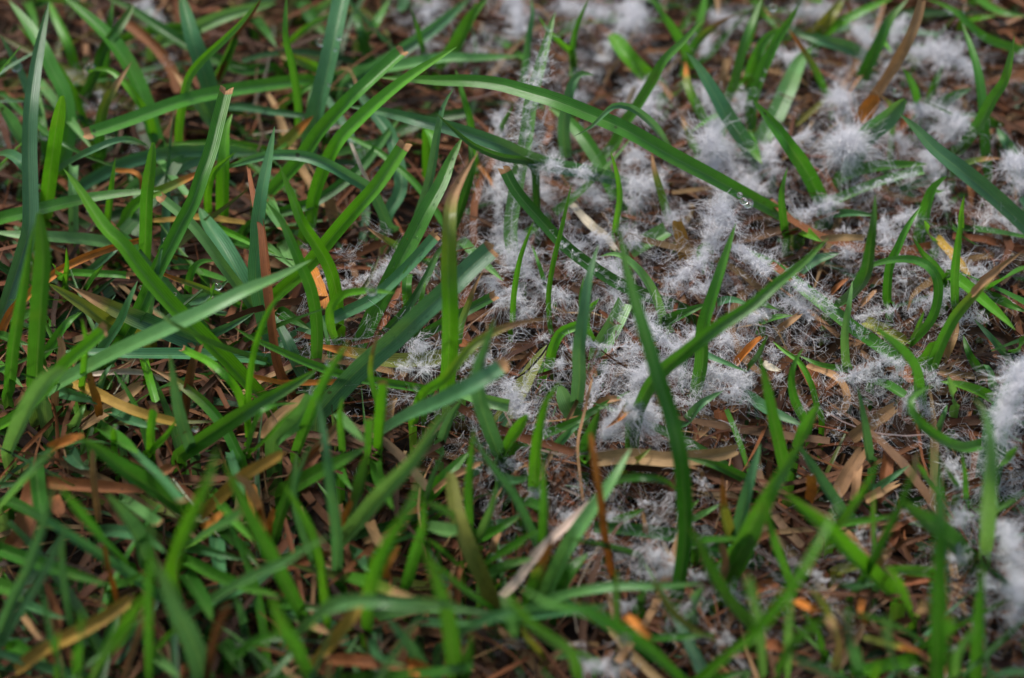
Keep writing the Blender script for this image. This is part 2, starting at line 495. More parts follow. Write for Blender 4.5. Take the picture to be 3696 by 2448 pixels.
# ------------------------------------------------------------------ what grows where
# tile | path | fuzz radius | height mm | density
MOULD = '''
a1|20,900 60,1000|60|6|.6
a1|690,600 700,700 720,780|45|8|.5
a1|960,-20 1050,80 1130,170|80|8|.8
b1|1240,-30 1240,150 1220,300 1200,380|110|9|.6
b1|1500,330 1650,360|60|8|.6
b1|1850,-20 1870,100 1870,230|90|10|.9
b1|1740,800 1750,1000 1745,1200|95|12|1
b1|1735,1200 1730,1400 1725,1560|95|12|1
b1|700,960 770,1020|45|8|.5
c1|420,60 600,60 760,100|110|10|.9
c1|880,30 980,110 900,190|120|14|1.2
c1|830,230 760,330 730,420|95|10|.8
c1|110,-20 130,130 120,260|80|10|.8
c1|1460,110 1560,140 1660,150|100|9|.8
c1|1450,240 1420,380|80|9|.8
c1|920,620 930,720 940,800|85|9|1
c1|1020,600 1050,700 1000,800|110|9|1.2
c1|1390,600 1440,700 1480,800|85|9|.9
c1|1650,650 1720,700 1670,780|90|9|1
c1|1500,880 1480,1000 1420,1090|130|16|1.4
c1|1500,1080 1480,1180 1440,1250|110|11|1
c1|1560,1000 1600,1130 1680,1250 1780,1290|100|9|1
c1|1880,1000 1900,1120 1900,1220|85|9|1
c1|1570,1340 1550,1450 1510,1560|125|16|1.4
c1|300,1120 420,1160 540,1180 640,1210|85|22|.8
c1|960,1050 900,1130 880,1200|85|10|1
c1|910,1230 960,1300 1050,1290 1110,1220|110|12|1.2
c1|960,1380 910,1440|80|9|1
c1|480,880 450,960|75|10|.8
c1|370,1080 430,1110|75|10|.8
c1|560,1270 650,1350 720,1430|110|8|1
c1|190,1180 270,1300 330,1400|100|6|1.3
c1|1190,1470 1230,1560|95|8|.9
c1|180,520 250,480|60|10|.7
c1|560,640 500,740|70|7|.7
d1|330,60 460,90 590,40|105|8|.8
d1|210,370 330,420 390,330|100|8|.9
d1|780,190 830,260 860,320|85|14|1.1
d1|1090,110 1010,250 990,380|90|9|.8
d1|1150,370 1280,340 1400,380 1500,450|125|16|1.3
d1|1500,440 1570,500 1590,560|85|14|1
d1|1390,60 1440,80|50|14|.6
d1|610,640 670,720 700,790|115|14|1.2
d1|640,1040 690,1000 740,970|190|17|1.6
d1|440,930 340,960 220,1000|75|12|1
d1|200,1010 120,1100 80,1190|80|10|.9
d1|1000,440 980,520 950,580|80|9|.9
d1|1120,740 1250,760 1370,790|90|13|1.2
d1|1370,790 1470,850 1500,930|110|14|1.4
d1|1320,880 1410,930 1440,990|95|10|1.1
d1|950,890 1050,960 1100,1060|95|8|.9
d1|1240,1060 1290,1130 1340,1190|105|9|1
d1|1300,1210 1330,1350 1390,1450|95|8|.9
d1|1920,1120 1860,1140 1800,1160|115|18|1.5
d1|1860,1250 1950,1300|100|8|1
d1|600,1400 500,1440 400,1480 320,1510|95|10|1.1
d1|780,1330 1000,1250 1200,1190|65|14|.8
d1|980,1540 1100,1510 1200,1490|90|10|1.2
d1|1880,400 1950,380|65|8|.6
d1|1640,1500 1750,1530 1850,1500|80|7|.8
d1|-30,1240 30,1290 90,1330|105|9|1
d1|560,110 540,180|60|9|.7
b2|530,370 680,390 820,370|75|8|.8
b2|820,350 930,310 1010,260|75|9|1.2
b2|1130,330 1230,320 1320,310|65|7|.9
b2|620,430 720,480 800,450|70|6|.7
b2|1140,790 1200,850 1120,910|95|8|1
b2|680,860 750,900 800,990|80|7|.7
b2|1000,950 1150,1000 1310,960|85|8|.9
b2|1440,1010 1550,950 1700,850|70|8|.8
b2|1780,1090 1830,1220 1860,1300|95|9|1
b2|1720,50 1780,200 1820,300|105|9|1
b2|1640,310 1700,430 1780,540|95|8|1
b2|1800,430 1870,510 1900,600|95|8|.9
b2|380,820 470,800|45|8|.5
b2|920,470 1000,480|55|6|.7
c2|120,60 150,200 190,330|115|8|1
c2|250,350 330,450 400,490 510,490|95|8|.9
c2|490,100 560,250 620,340|105|9|1
c2|650,60 720,90 770,130|85|10|1
c2|770,250 820,330 870,400|85|10|1.2
c2|890,80 930,120 950,60|75|9|1
c2|790,440 830,540 870,600|85|8|1
c2|1190,430 1260,360 1330,330|85|10|1.2
c2|1330,330 1400,250 1450,130|95|11|1.2
c2|1290,440 1400,440 1460,400|85|8|1
c2|1480,20 1500,120 1490,200|85|10|1
c2|1620,130 1750,230 1850,300|75|12|1.3
c2|440,860 600,830 740,840|65|11|1.4
c2|740,840 880,835 1010,860|60|11|1.4
c2|430,880 450,980|60|9|1
c2|1000,620 1080,720 1160,800|85|14|1.5
c2|1160,800 1230,850 1280,860|75|12|1.2
c2|770,970 700,1080 660,1180 620,1270|75|9|1
c2|790,930 900,900 960,890|65|8|1
c2|1030,960 970,1050 910,1140|95|13|1.3
c2|1000,1190 900,1280 820,1340|125|16|1.6
c2|820,1340 760,1400 720,1460|95|15|1.4
c2|1040,1240 1010,1370 1060,1450|95|11|1.1
c2|1140,940 1250,1000 1300,1100|105|9|1.1
c2|1370,740 1330,800 1270,850|85|10|1.1
c2|1550,700 1580,800 1620,850|85|9|1
c2|1650,620 1750,640 1870,605|65|9|1.2
c2|1440,1000 1550,1030 1690,1040|105|11|1.3
c2|1580,1190 1650,1130 1700,1070|105|11|1.3
c2|1190,1140 1300,1230 1420,1240|85|7|.9
c2|60,1090 120,1180 150,1250|80|9|1
c2|130,1230 200,1310 240,1350|80|9|1.1
c2|250,810 330,760|60|6|.6
c2|1890,1040 1960,1050|55|7|.9
d2|0,190 130,290 270,350|75|14|1.5
d2|270,350 420,450 560,530|75|14|1.5
d2|260,500 350,550 450,630|95|10|1.2
d2|940,-10 960,60 980,130|85|9|1.2
d2|600,30 720,30|55|9|.8
d2|640,140 700,200 740,150|75|9|.7
d2|730,640 880,610 1020,590|65|9|1.4
d2|1050,250 1080,340 1100,430|60|8|.6
d2|1340,120 1400,230 1420,330|90|9|1.1
d2|1150,560 1250,530 1380,470|85|9|1.2
d2|1380,470 1500,430 1600,430|75|9|1
d2|1500,270 1600,310 1690,350|75|9|1
d2|1370,710 1500,640 1620,640|75|8|1
d2|610,1070 750,1030 880,970|70|14|1.3
d2|880,970 980,930 1070,960|70|14|1.6
d2|760,1070 900,1060 1050,1060|70|10|1.2
d2|1050,1060 1220,1060 1350,1080|65|10|1
d2|1060,1200 1180,1230 1260,1300|90|8|1
d2|1940,960 1860,1110 1810,1230|140|24|1.5
d2|1810,1230 1770,1350 1730,1480|125|22|1.3
d2|540,1310 650,1300|45|6|.7
d2|30,660 100,610 160,590|75|9|1.1
d2|1920,-20 1850,50 1800,40|80|8|.9
d2|160,820 220,940|55|7|.7
d2|1700,1450 1600,1530|70|6|.7
d2|1280,1020 1200,1010|60|9|.9
c3|60,50 130,100|75|9|1
c3|140,270 250,280 320,350|75|8|1
c3|380,400 480,440 540,430|65|8|1
c3|690,490 800,450 880,470|75|8|.9
c3|960,360 1100,350|55|7|.8
c3|1000,640 1100,720 1190,780|85|10|1
c3|1040,860 1150,830 1220,790|90|8|1
c3|640,560 730,600 780,560|70|7|.8
c3|590,1470 720,1500 850,1560|90|14|1.1
c3|860,1060 930,1040|80|8|.9
c3|1380,900 1400,840|65|12|.8
c3|1540,1320 1570,1280|75|8|.8
c3|1430,180 1410,270|55|8|.7
c3|1580,960 1680,1000|70|8|.6
d3|1390,50 1450,150 1480,240|95|10|1
d3|1500,430 1450,490|95|18|1.4
d3|1480,640 1440,750|95|14|1.1
d3|1800,500 1840,660 1860,800|125|20|1.2
d3|1860,850 1870,1000 1880,1180|135|20|1.2
d3|1780,80 1860,60|65|8|.8
d3|760,540 800,610|55|7|.8
d3|660,880 740,900|65|7|.7
d3|440,850 550,890|65|8|.8
d3|1650,860 1680,960|85|16|.9
'''

# tile | path root to tip | width | height code | colour | tip | label | key
GREEN = '''
a2|20,620 90,400 160,180 205,0 205,-300 200,-560 210,-820 240,-1070 280,-1290 340,-1560|92|H|b||very long bluish green blade climbing past a big water drop on its neighbour|
a1|440,1110 480,900 445,650 370,500 290,330 200,180 60,0|85|M|g||wide mid green blade bending back over a slender yellow-tipped one|
a1|600,890 540,700 440,520 290,345 125,175|42|4,20,30|y||
a1|310,1060 310,950 260,780 190,620 140,490 90,400 0,240|52|4,20,34|b||bluish blade carrying a large water drop near its bend|drop1
a1|0,640 170,800 400,980 640,1100 830,1168|38|8,22,16|d||slender dark green blade slanting across two uprights
a1|320,1500 330,1350 355,1150 390,900 430,665|84|4,30,52|y|n|broad bright upright blade with blunt tip and dark blotch
a1|1095,1010 1050,880 1000,700 900,470 780,290 640,150 500,30 420,-30|92|M|g||
a1|560,690 640,560 720,340 800,230 870,130 925,35|58|M|d|n|thick dark green blade with rounded tip
a1|730,520 760,200 785,0|56|M|d||
a1|1080,990 1040,830 960,700 850,560 740,480 580,492|46|4,20,26,26|y||bright blade curling over with a water drop at its tip
a1|700,1080 690,900 730,720 800,600 905,440|64|M|d|t|
a1|2180,555 1922,580 1560,635 1270,700 850,850 590,935|82|8,22,28,30|g|c|long level mid green blade with mown end over the clean turf
a1|1880,470 1700,490 1560,440 1310,320 1100,190 900,60 730,-20|66|L|d||
a1|1490,800 1450,620 1400,450 1330,250 1265,0 1250,-60|105|M|b||broad bluish blade crossed by a long level mown blade
a1|1240,1110 1240,900 1270,700 1310,540 1400,420 1560,270 1680,150 1800,0|50|4,26,40,50|y||stalk-like bright blade bent to the side halfway up
a1|1100,300 1350,200 1600,100 1920,20|80|L|p||
a1|1460,840 1330,650 1200,490|58|L|p|t|
a2|780,900 950,620 1080,330 1200,100 1270,-40 1340,-170 1400,-350 1460,-520 1510,-720 1570,-958|86|H|g|c|long folded blade running up under a yellow and orange tipped one
a1|1545,1500 1548,1300 1555,1100 1570,900 1612,790|78|M|y||short fresh bright blade with a leaf-shaped tip
a1|380,1200 550,1090 650,1040 800,980 920,970 1040,1020|48|A|b||
a1|960,1290 1100,1215 1250,1140 1420,1080 1600,1050 1840,1072|92|L|b||broad dewy blue-green blade lying across the uprights
a1|860,1560 900,1460 1000,1380 1150,1310 1300,1240 1480,1155|64|6,18,24|y|o|bright blade fading to yellow and orange at its end
a1|-40,1535 250,1460 550,1390 800,1350 1110,1325|78|10,22,24|g||
a2|1800,1180 1600,960 1400,760 1200,560 1000,330 850,130 720,0 540,-270 440,-398|98|5,26,44,54|y||broad bright blade running diagonally under a paler crossing blade|
a1|745,1568 770,1350 800,1095|44|M|y||
a1|1000,1850 1010,1600 1020,1350 1045,1150 1065,990|74|H|g|n|
a2|1850,740 1800,520 1770,330 1785,120 1790,-20 1820,-250 1860,-450 1905,-690|82|H|b||lance-shaped bluish blade rising beside a long red-brown straw
a1|1840,1040 1600,990 1440,990 1270,995 1140,1003|38|L|y||
a1|1560,740 1700,745 1922,780 2100,800 2270,815|44|L|b||twisted thin bluish blade ending at an orange scorched stub
b1|970,1580 900,1420 830,1310 700,1230 560,1150 380,1085 170,1075 0,1110 -200,1178|66|A|b||long bluish blade arching low across many others
a1|160,990 80,850 -20,700|96|M|b||
a1|240,1340 210,1220 150,1130 60,1070 -30,1072|76|A|b||
a1|510,1568 505,1300 510,1150|58|L|p|x|
a1|330,1080 300,900 270,640|50|L|g||
a1|700,720 560,640 480,560 330,420|0|L|g||
a1|520,460 470,300 380,110 340,10|55|L|y||
a1|180,10 230,110 270,250|50|L|g||
a1|0,450 60,440 110,470|60|L|d||
a1|260,570 340,660 420,760 560,930 640,1040|60|L|p||
a1|1500,560 1560,440 1640,250 1700,130|52|M|g||
a1|1440,1480 1440,1330 1480,1200 1550,1130 1640,1050|45|M|y||
a1|1080,1080 1180,1210 1310,1370|50|L|p|c|
a1|1850,1380 1890,1440 1960,1580|66|L|p||
b1|400,1130 460,800 530,520 590,250 640,0 665,-90|104|5,22,34,40|b|x|broad blue-green blade beaded with dew standing by a small drop|dewT
b1|345,870 340,700 300,450 255,250 258,0 265,-60|48|H|g||
b1|100,1380 350,1110 500,900 700,690 880,520 1075,345|84|5,24,40,46|g|c|long straight blade with white mown tip crossing a curved bright one|
b1|690,580 900,450 1100,320 1300,180 1530,-15|72|L|b||
b1|420,1568 450,1370 520,1170 620,980 750,840 900,700 1100,540 1300,410 1440,325|80|6,30,44,54|y||long bright blade curving up to a sharp yellow-green point|
b1|660,525 850,490 1100,450 1350,410 1600,408 1890,392|72|L|p||
c1|2020,1530 1922,1470 1500,1240 1200,1080 900,910 650,800 400,700 200,640 0,585 -200,562 -400,560 -600,550 -850,535|94|8,26,40,46,44,36|g||longest blade, arching across mould and turf to a twisted thin tip|hero1
c1|900,1290 750,1225 550,1180 350,1140 180,1085 0,1000 -330,890 -580,830 -830,770 -1060,735|82|8,20,34,36,30|b||long level bluish blade entering the mould and fuzzy at its root|hero2
b1|1960,1140 1750,1090 1560,1010 1420,900 1290,780|46|24,40,48|d||slender dark curved blade lying over a long bluish one
b1|1550,1080 1530,850 1490,700 1450,560 1430,480|44|M|g||
b1|1150,1560 1250,1250 1310,900 1350,730 1420,612|56|H|b||
b2|1420,0 1500,-240 1545,-420 1520,-620|56|M|d||
b1|150,2080 400,1850 610,1600 750,1440 900,1270 1080,1000|88|6,26,44,54|y|c|bright straight blade ending in a white ragged cut|
b1|1340,1540 1250,1400 1130,1250 970,1110 860,1030 700,950 600,905|38|L|g||
b1|980,1450 1040,1350 1050,1220 980,950 880,800 790,690 690,580|78|L|b||
b1|0,1568 200,1480 450,1400 700,1230 860,1060 1000,870 1060,800|62|L|d||
b1|190,1035 260,985 330,915 440,808|84|6,14,20|k|o|short rust-spotted blade with orange scorched cut end
b1|790,270 870,170 975,-10|58|L|g||
b1|820,390 770,200 715,60|58|L|d||
b1|285,300 400,190 590,85|44|L|y||
b1|525,500 532,380 528,290|24|M|g||
b1|560,520 400,440 300,400 200,370 130,330|58|L|y|t|
b1|1350,430 1430,330 1490,210 1560,90 1660,-20|86|M|g||
b1|1470,240 1530,130 1572,20|46|M|y||
b1|1215,395 1150,150 1115,45|40|M|d||
b1|1240,890 1285,1050 1255,1215|58|20,18,16|y||
b1|1740,950 1770,840 1830,735|34|M|d||
b1|470,900 430,780 450,620 490,540|50|L|g||
b1|40,130 120,230 190,330|60|L|d||
b1|260,700 380,620 520,560|50|L|g||
b1|360,0 430,120 560,270|80|l|d||
b1|480,80 600,-20|60|L|p||
b1|620,1600 560,1380 500,1340|0|L|p||
b1|100,1380 160,1470 240,1580|64|L|p|c|
c2|130,320 90,150 80,0 130,-320 190,-620 220,-850 290,-1120 380,-1450 397,-1485|82|6,20,34,44|p||upright pale blade furred with mould along both edges|mouldA
c1|170,580 200,300 232,100 222,-20|42|M|b||
c1|470,1110 450,900 480,700 510,580 570,512 660,522|72|4,18,30,34|b||bluish blade with a hooked tip curling to one side
c1|1080,580 960,460 870,360 780,240|92|L|y|n|broad bright blade end poking out of a mould cushion
c1|690,1110 800,1010 860,880 960,740 1070,560 1150,420 1290,280 1425,115|66|5,20,36,46|g||upright pointed blade crossing a dark one in the mould
c1|1330,430 1290,330 1220,210 1140,100 1050,-30|56|M|g||
c1|1820,1150 1750,1050 1600,830 1480,620 1380,460 1300,360|96|6,24,34|b||broad bluish blade slanting down into a white fluffy clump
c1|1310,390 1390,270 1450,215 1530,160 1640,98|50|M|d|t|
c1|1445,860 1370,720 1310,580 1295,420|52|L|y|o|
c1|1570,720 1640,560 1690,350 1740,200 1830,-20|56|M|g||
d1|0,590 60,400 140,260 278,186|72|5,20,24|g||mid green blade bent over at a brown kink
d1|550,650 470,480 370,320 285,195|44|5,18,25|g|o|slender blade hanging from a brown kinked node
d1|30,890 40,700 90,540 150,400 220,260 300,140 365,25|66|4,22,38|g||bright blade strung with tiny drops among the mould
c1|1190,1045 1100,900 1000,800 900,740 800,735 720,800 640,880 525,945|48|5,34,44,46,44|b||small blade looping over the longest arching blade
c1|830,1390 740,1200 660,1060 560,920 440,800 340,740|82|L|g||
c1|1180,1520 1130,1350 1080,1180 1060,1055|48|4,16,20|y|t|
c1|1355,1020 1310,900 1265,800|48|L|g|t|
c1|800,1660 815,1550 840,1380 825,1230 778,1050|36|5,26,44|y||short bright blade standing clear in front of a mould clump
c2|355,700 345,480 380,250 440,0 505,-290|30|4,24,40|y||
c1|1540,803 1420,850 1328,925|38|12,18,16|y||
d1|520,1395 420,1200 300,1020 190,870 40,690|92|5,26,36|g||broad smooth blade tapering up from the mould, left of the star-shaped clump
d1|2000,1640 1750,1400 1500,1190 1300,1030 1180,900 1060,790|104|8,28,38|b||broad straight bluish blade sloping beside a sparkling mould mat
d1|800,975 870,900 960,830 1095,688|116|16,24,30|b|n|stubby very wide bluish blade end with rounded tip
d1|1470,1050 1600,880 1700,700 1790,560 1830,400 1856,250|76|5,24,40,50|g||sickle-curved blade rising to a sharp point beside the mould
d1|770,590 850,440 930,280 1000,130 1120,-10|72|M|d||
d1|530,240 700,130 900,30 1010,-10|58|L|y||
d1|490,220 580,110 670,-10|80|L|k||
d1|1960,365 1800,320 1650,260 1540,170 1460,90 1350,30 1240,-5|54|M|g||
d1|1655,1100 1640,800 1610,550 1560,350 1490,160|58|M|g||
d1|1590,-10 1700,60 1800,95 1960,115|54|L|g||
d1|1520,150 1620,125 1740,105|42|L|y||
d1|1175,745 1155,620 1080,470|68|M|g||
d1|1260,700 1310,560 1365,440|44|L|g||
d1|580,1410 800,1310 1000,1240 1225,1188|58|8,13,15|p|x|pale blade lying level under a coat of mould threads|fur1
d1|690,1225 900,1160 1250,1138|70|L|g||
d1|1480,1155 1620,1110 1780,1098|50|L|p|t|
d1|1865,1110 1800,990 1735,890|78|L|b||
d1|1720,870 1600,810 1480,790|60|L|d||
d1|265,1620 240,1400 250,1280 282,1160|48|M|g||
d1|1215,1600 1250,1430 1300,1300 1390,1220|78|5,20,26|g||
d1|1480,1600 1490,1470 1508,1355|36|M|y||
d1|110,960 200,800 290,600 370,420 460,320|106|4,10,12|p||
d1|245,170 170,120 112,52|30|L|b|t|
d1|-20,350 40,180 115,-20|52|M|g||
d1|-20,930 50,1050 105,1140|88|L|g||
d1|1000,740 930,670 868,612|34|20,26,28|p|t|
d1|830,400 700,330 520,280 330,228|78|L|b||bluish blade reaching out below the kinked brown node
d1|890,230 950,300 1010,370|42|L|y||
d1|1330,740 1450,660 1560,610|70|L|b||
d1|1270,1330 1330,1330 1375,1320|40|L|y||
d1|610,1490 750,1480 900,1500|52|L|b||
a2|340,1140 560,1010 800,880 1100,740 1400,600 1700,450 1922,355 2160,235|100|10,40,52,50|p||wide pale striped blade crossing over the diagonal bright one|
a2|240,1160 255,900 280,500 298,200 270,-90|104|X|g|n|broad tall upright blade rising among red-brown straws
a2|60,1160 90,850 130,600 180,300 235,-20|72|X|g||
a2|780,125 600,95 330,75 100,60 -50,40|76|L|p||
a2|1420,835 1100,700 900,620 700,530 500,425|104|6,16,22|b|t|broad dewy blue-green blade with dried pale end
a2|980,760 800,700 650,600 500,500 330,395|86|6,20,28|k||dull olive blade twisting over a dewy broad one
a2|1830,930 1500,900 1200,890 900,890 640,880 400,870|76|L|b||
a2|1850,940 1700,900 1500,830 1350,760 1200,680 1045,560|56|6,30,54,56|d||
a2|1450,770 1300,600 1150,420 1000,260 900,130 792,45|74|L|d|c|
a2|1760,570 1660,430 1540,270 1420,100 1290,-50 1110,-200|62|M|p|c|
a2|1765,545 1650,320 1540,130 1440,-20 1380,-130|108|L|b||
a2|1300,530 1310,400 1340,300 1400,250 1495,240|48|4,14,20|g||small glossy blade curling over at its tip above a dark gap
a2|470,325 650,330 800,335 905,345|44|L|g|c|
a2|1020,650 1060,430 1100,250 1132,120|44|M|b||
a2|1750,590 1600,520 1400,430 1200,360 1015,288|38|4,18,26|g|o|
a2|1430,570 1470,470 1490,390|44|M|g||
a2|1720,1500 1715,1250 1745,950 1800,740 1880,560 1990,440 2130,355|38|4,30,50,60|y||slender bright blade sweeping up in one smooth curve
b2|1230,1140 1000,1100 750,1060 550,1005 350,930 150,840 0,770 -110,700|54|6,18,30|g||
a2|1710,1340 1650,1150 1550,1020 1430,930 1340,890 1265,850|46|A|y|c|
a2|1645,1568 1560,1400 1430,1240 1300,1130 1180,1050 1050,990|62|L|g|t|
a2|1340,1580 1260,1350 1210,1100 1195,980 1175,888|72|H|b||lance-like pale bluish blade in front of a dark hollow
a2|1280,1570 1500,1420 1700,1290 1922,1160 2100,1060 2210,985|90|8,28,34|g||
a2|60,1568 130,1400 230,1200 350,1050 460,1000|96|X|p|n|
a2|-40,1410 150,1300 300,1150 450,960 600,830 730,712|78|H|y|c|
a2|570,1160 590,950 600,800 565,640|48|H|y||
a2|455,420 465,280 460,150|36|M|y||
a2|600,440 670,330 718,270|46|M|g||
a2|1050,1580 1050,1400 1075,1260|58|M|y|c|
a2|800,1580 795,1400|48|M|y|n|
a2|1030,1580 1150,1460 1225,1340|46|M|y||
a2|1470,755 1600,690 1765,600|50|L|b||
a2|690,880 820,690 890,530 955,380|66|M|b||
a2|430,380 400,320 360,260|40|M|g||
a2|690,1130 730,1020 780,960|44|L|b||
a2|400,1150 600,1200 680,1240|70|L|b||
a2|780,1290 900,1350 1100,1410|70|L|b||
a2|1000,930 1040,1080 1080,1220|50|L|y|x|
a2|-20,960 60,1030 160,1120|60|L|g||
a2|0,760 100,800 220,830|60|L|d||
a2|340,860 460,680 560,600|60|L|g||
a2|620,320 760,200 900,70|50|L|b||
a2|1180,520 1400,500 1590,370|70|L|b||
a2|510,1400 560,1290 590,1240|60|L|p||
a2|1480,0 1620,60 1922,200|40|L|y||
a2|1620,120 1780,170 1922,210|54|L|d||
a2|700,1400 800,1470 960,1580|86|M|g||
b2|780,800 870,600 960,420 1060,220 1150,50 1230,-110 1330,-290 1400,-460 1480,-620|104|5,20,32,38|g||broad dew-covered blade leaning past the fuzzy mould edge|dewA
b2|520,1260 700,1060 850,920 1000,790 1200,600 1400,420 1550,270 1690,150|116|8,24,38,44|b|c|very broad dew-beaded blade with a straight mown end|dewB
b2|130,835 250,800 450,700 650,610 850,510 1000,380 1150,230 1300,60|72|4,10,18,28|b|c|dewy bluish blade slipping beneath the broad dew-covered one|dewC
b2|1360,1190 1385,900 1390,600 1380,300 1385,0 1400,-170 1470,-330 1580,-508|98|6,40,60,66|y|t|brightest upright blade standing straight at the mould edge
b2|460,950 470,700 430,450 350,250 270,60 220,-40 110,-180|72|H|g||
b2|620,690 605,480 560,300 480,150 370,-20 290,-220 210,-420|76|H|y||
b2|600,800 560,680 570,560 650,480 750,455 870,450 1015,466|54|6,30,44,50|y||bright blade hooked over level with a clear drop on it|hook
b2|1450,810 1470,680 1520,540 1560,430 1622,308|44|M|p|t|
b2|1190,765 1350,670 1500,590 1700,482|58|L|d|c|
b2|1500,900 1300,920 1000,940 800,900 600,860 430,822|94|5,9,11|k|o|yellowed mouldy blade with an orange split end lying low|fur2
b2|880,1460 1100,1320 1300,1230 1500,1130 1650,1050 1785,958|106|8,40,54,58|b|c|broad ribbed bluish blade with square mown end
b2|890,1260 840,1050 850,900 880,780 905,690|34|H|g|t|
c2|95,690 105,480 140,260 180,130 240,-30|34|4,24,38|y||slender dark-spotted blade standing in thick mould
b2|1140,1360 1200,1180 1350,1060 1480,900 1600,790 1750,710 1922,660 2110,642|58|6,40,50,50,46|y|t|
b2|1730,1580 1650,1370 1600,1200 1590,1000 1640,850 1705,640|92|X|b||
b2|330,1568 400,1380 480,1180 560,1010 640,880 690,798|76|X|g||
b2|645,1580 630,1320 650,1180|44|H|g||
b2|900,1580 920,1300 940,1090|72|H|y|c|
b2|830,1600 840,1330|60|H|g|c|
b2|-20,1560 60,1320 150,1250 340,1228|40|A|g||
b2|20,1568 120,1480 250,1330 380,1220|48|H|y||
b2|190,1475 330,1350 440,1180|105|12,26,32|p|x|
b2|350,1015 270,830 165,605|78|L|b||
b2|540,778 510,660 480,560|26|10,12,14|p||
b2|930,745 1050,620 1150,490 1230,350 1320,170 1440,90|46|L|d||
b2|1110,600 1090,430 1100,330|60|L|g|x|
b2|1170,640 1200,480 1220,390|36|L|y||
b2|1010,140 900,70 815,10|50|12,18,20|g|t|
b2|1480,110 1580,210 1760,380|60|L|p||
b2|1240,250 1130,180 990,120|40|L|g||
b2|120,140 230,230 330,310|46|L|p||
b2|230,120 320,300 400,420|60|L|p||
b2|1480,1150 1650,1210 1800,1240|76|L|p|x|
b2|1640,1270 1750,1370 1840,1230|0|L|g||
b2|1330,1500 1400,1320 1480,1200|60|M|b||
b2|1200,1240 1150,1150 1130,1080|44|M|g||
b2|600,1290 700,1400 800,1500|60|H|p||
b2|220,600 330,660 430,720|70|L|d||
c2|1240,2560 1290,2200 1290,1900 1260,1600 1190,1300 1090,1000 1000,700 920,430 870,220 840,40|92|6,40,62,74|d||tallest dark blade, crossed by another in an X over mould
c2|1000,1195 1100,1040 1300,870 1500,710 1750,550 1922,400 2090,270 2290,80|78|22,50,56,58|g||long slanting blade making the X with the tallest dark one
c2|540,1250 560,1050 560,850 590,620 620,400 660,230 692,130|82|6,34,48,54|b||smooth lance-shaped blade rising between two mould clumps
c2|1360,1200 1410,960 1420,720 1490,480 1560,260 1645,-20|78|4,26,40,50|g||
c2|1150,690 1080,480 980,320 870,220 780,195 705,212|58|4,18,26,26|p||pale blade arching behind the tallest dark one
c2|645,785 600,660 570,500 590,350|40|M|g||
c2|610,600 650,550 700,500|58|L|y||
c2|720,820 800,680 870,530|108|5,8,10|p|x|wide flat pale blade veiled by mould at the bottom of a hollow|fur5
c2|345,980 370,860 430,740 545,690|58|4,14,16|y|x|
c2|240,1860 260,1560 290,1380 340,1200 435,1075|66|H|y||
c2|20,1370 130,1180 230,1000 335,825|104|4,7,9|k||grey-green lesioned blade lying low with mould on it|fur3
c2|525,1320 470,1230 425,1110|96|4,8,10|p|n|small fan-shaped pale blade with fine ribs
c2|150,1520 400,1410 550,1350 640,1290 910,1145|48|6,14,16|g||
c2|595,1580 650,1400 700,1270|82|M|d||
c2|905,1255 840,1330 755,1392|68|18,20,20|g|o|mouldy mown blade with a pale orange end|fur4
c2|1330,855 1500,920 1725,1012|44|14,18,16|b||
d2|270,1720 220,1500 170,1280 130,1080 85,890|76|H|g||
c2|1280,575 1100,510 850,410 600,250 450,130 330,0 130,-230 35,-400|72|5,12,22,34|d|c|dark folded blade with split cut tip plunging into mould|fur6
c2|30,1580 120,1430 200,1310|76|M|y|n|
c2|350,1580 500,1420 570,1370|60|L|b||
c2|1150,670 1300,600 1460,535|68|L|d||
c2|1500,540 1620,510 1760,560|50|L|b||
c2|900,190 1000,130 1170,30|100|4,8,9|p|x|
c2|330,420 280,270 230,130|26|L|g||
c2|1440,150 1390,180 1380,240|70|10,12,13|g||
c2|1300,1360 1400,1240 1560,1140|60|L|b||
c2|60,20 10,40 -60,90|0|L|b||
d2|1130,820 1280,650 1330,450 1290,310 1180,240 1050,230 900,260 750,335|56|5,24,34,36,36|g||blade curling round in a wide letter C above mould
d2|1130,810 1190,700 1230,590|44|M|y||
d2|1440,560 1440,350 1460,150 1480,0 1492,-110|52|H|g||
d2|590,575 720,490 820,340 855,150 880,-50 890,-220|84|6,36,54,60|d||dark upright blade bent sharply near its root
d2|975,530 990,300 1050,150 1120,0 1210,-140|52|M|g||
d2|1375,390 1300,280 1220,190 1150,72|52|M|g||
d2|1030,925 900,820 740,710 580,580 400,440 200,280 0,160|78|6,12,13,13|g||long blade half smooth and half buried in white mould|mouldB
d2|1195,1185 1160,1000 1080,880 960,770 888,698|82|5,34,50|g||smooth curved blade arching over a crusted mouldy one
d2|1640,1520 1500,1540 1350,1480 1200,1360 1130,1230 1190,1150 1300,1105|74|10,34,46,46|g||blade bowed downward in a loop beside dry stalks
d2|1260,1065 1300,930 1370,760 1450,620 1560,490 1650,390 1750,290 1922,170|66|5,26,40,46|g|t|
d2|1410,345 1500,400 1600,480 1760,620 1862,722|72|10,26,30|y||bright blade pointing down out of a mould cushion
d2|690,970 680,750 710,550 732,378|50|M|p||
d2|400,1345 330,1200 310,1050 340,930 390,848|52|M|g||
d2|490,1255 450,1100 370,950 250,860 180,800|34|L|y||
d2|1760,1240 1600,1150 1450,1100 1340,1080|80|L|y||
d2|1640,2290 1670,1900 1690,1600 1670,1400 1630,1260 1570,1180|104|8,50,66,72|p||tallest pale blade bent at the top beside the heaviest mould
d2|850,1610 810,1350 768,1115|58|M|b||
d2|1700,1620 1750,1350 1850,1150 1940,980|150|8,18,24|b|x|widest bluish blade thickly furred with mould|mouldC
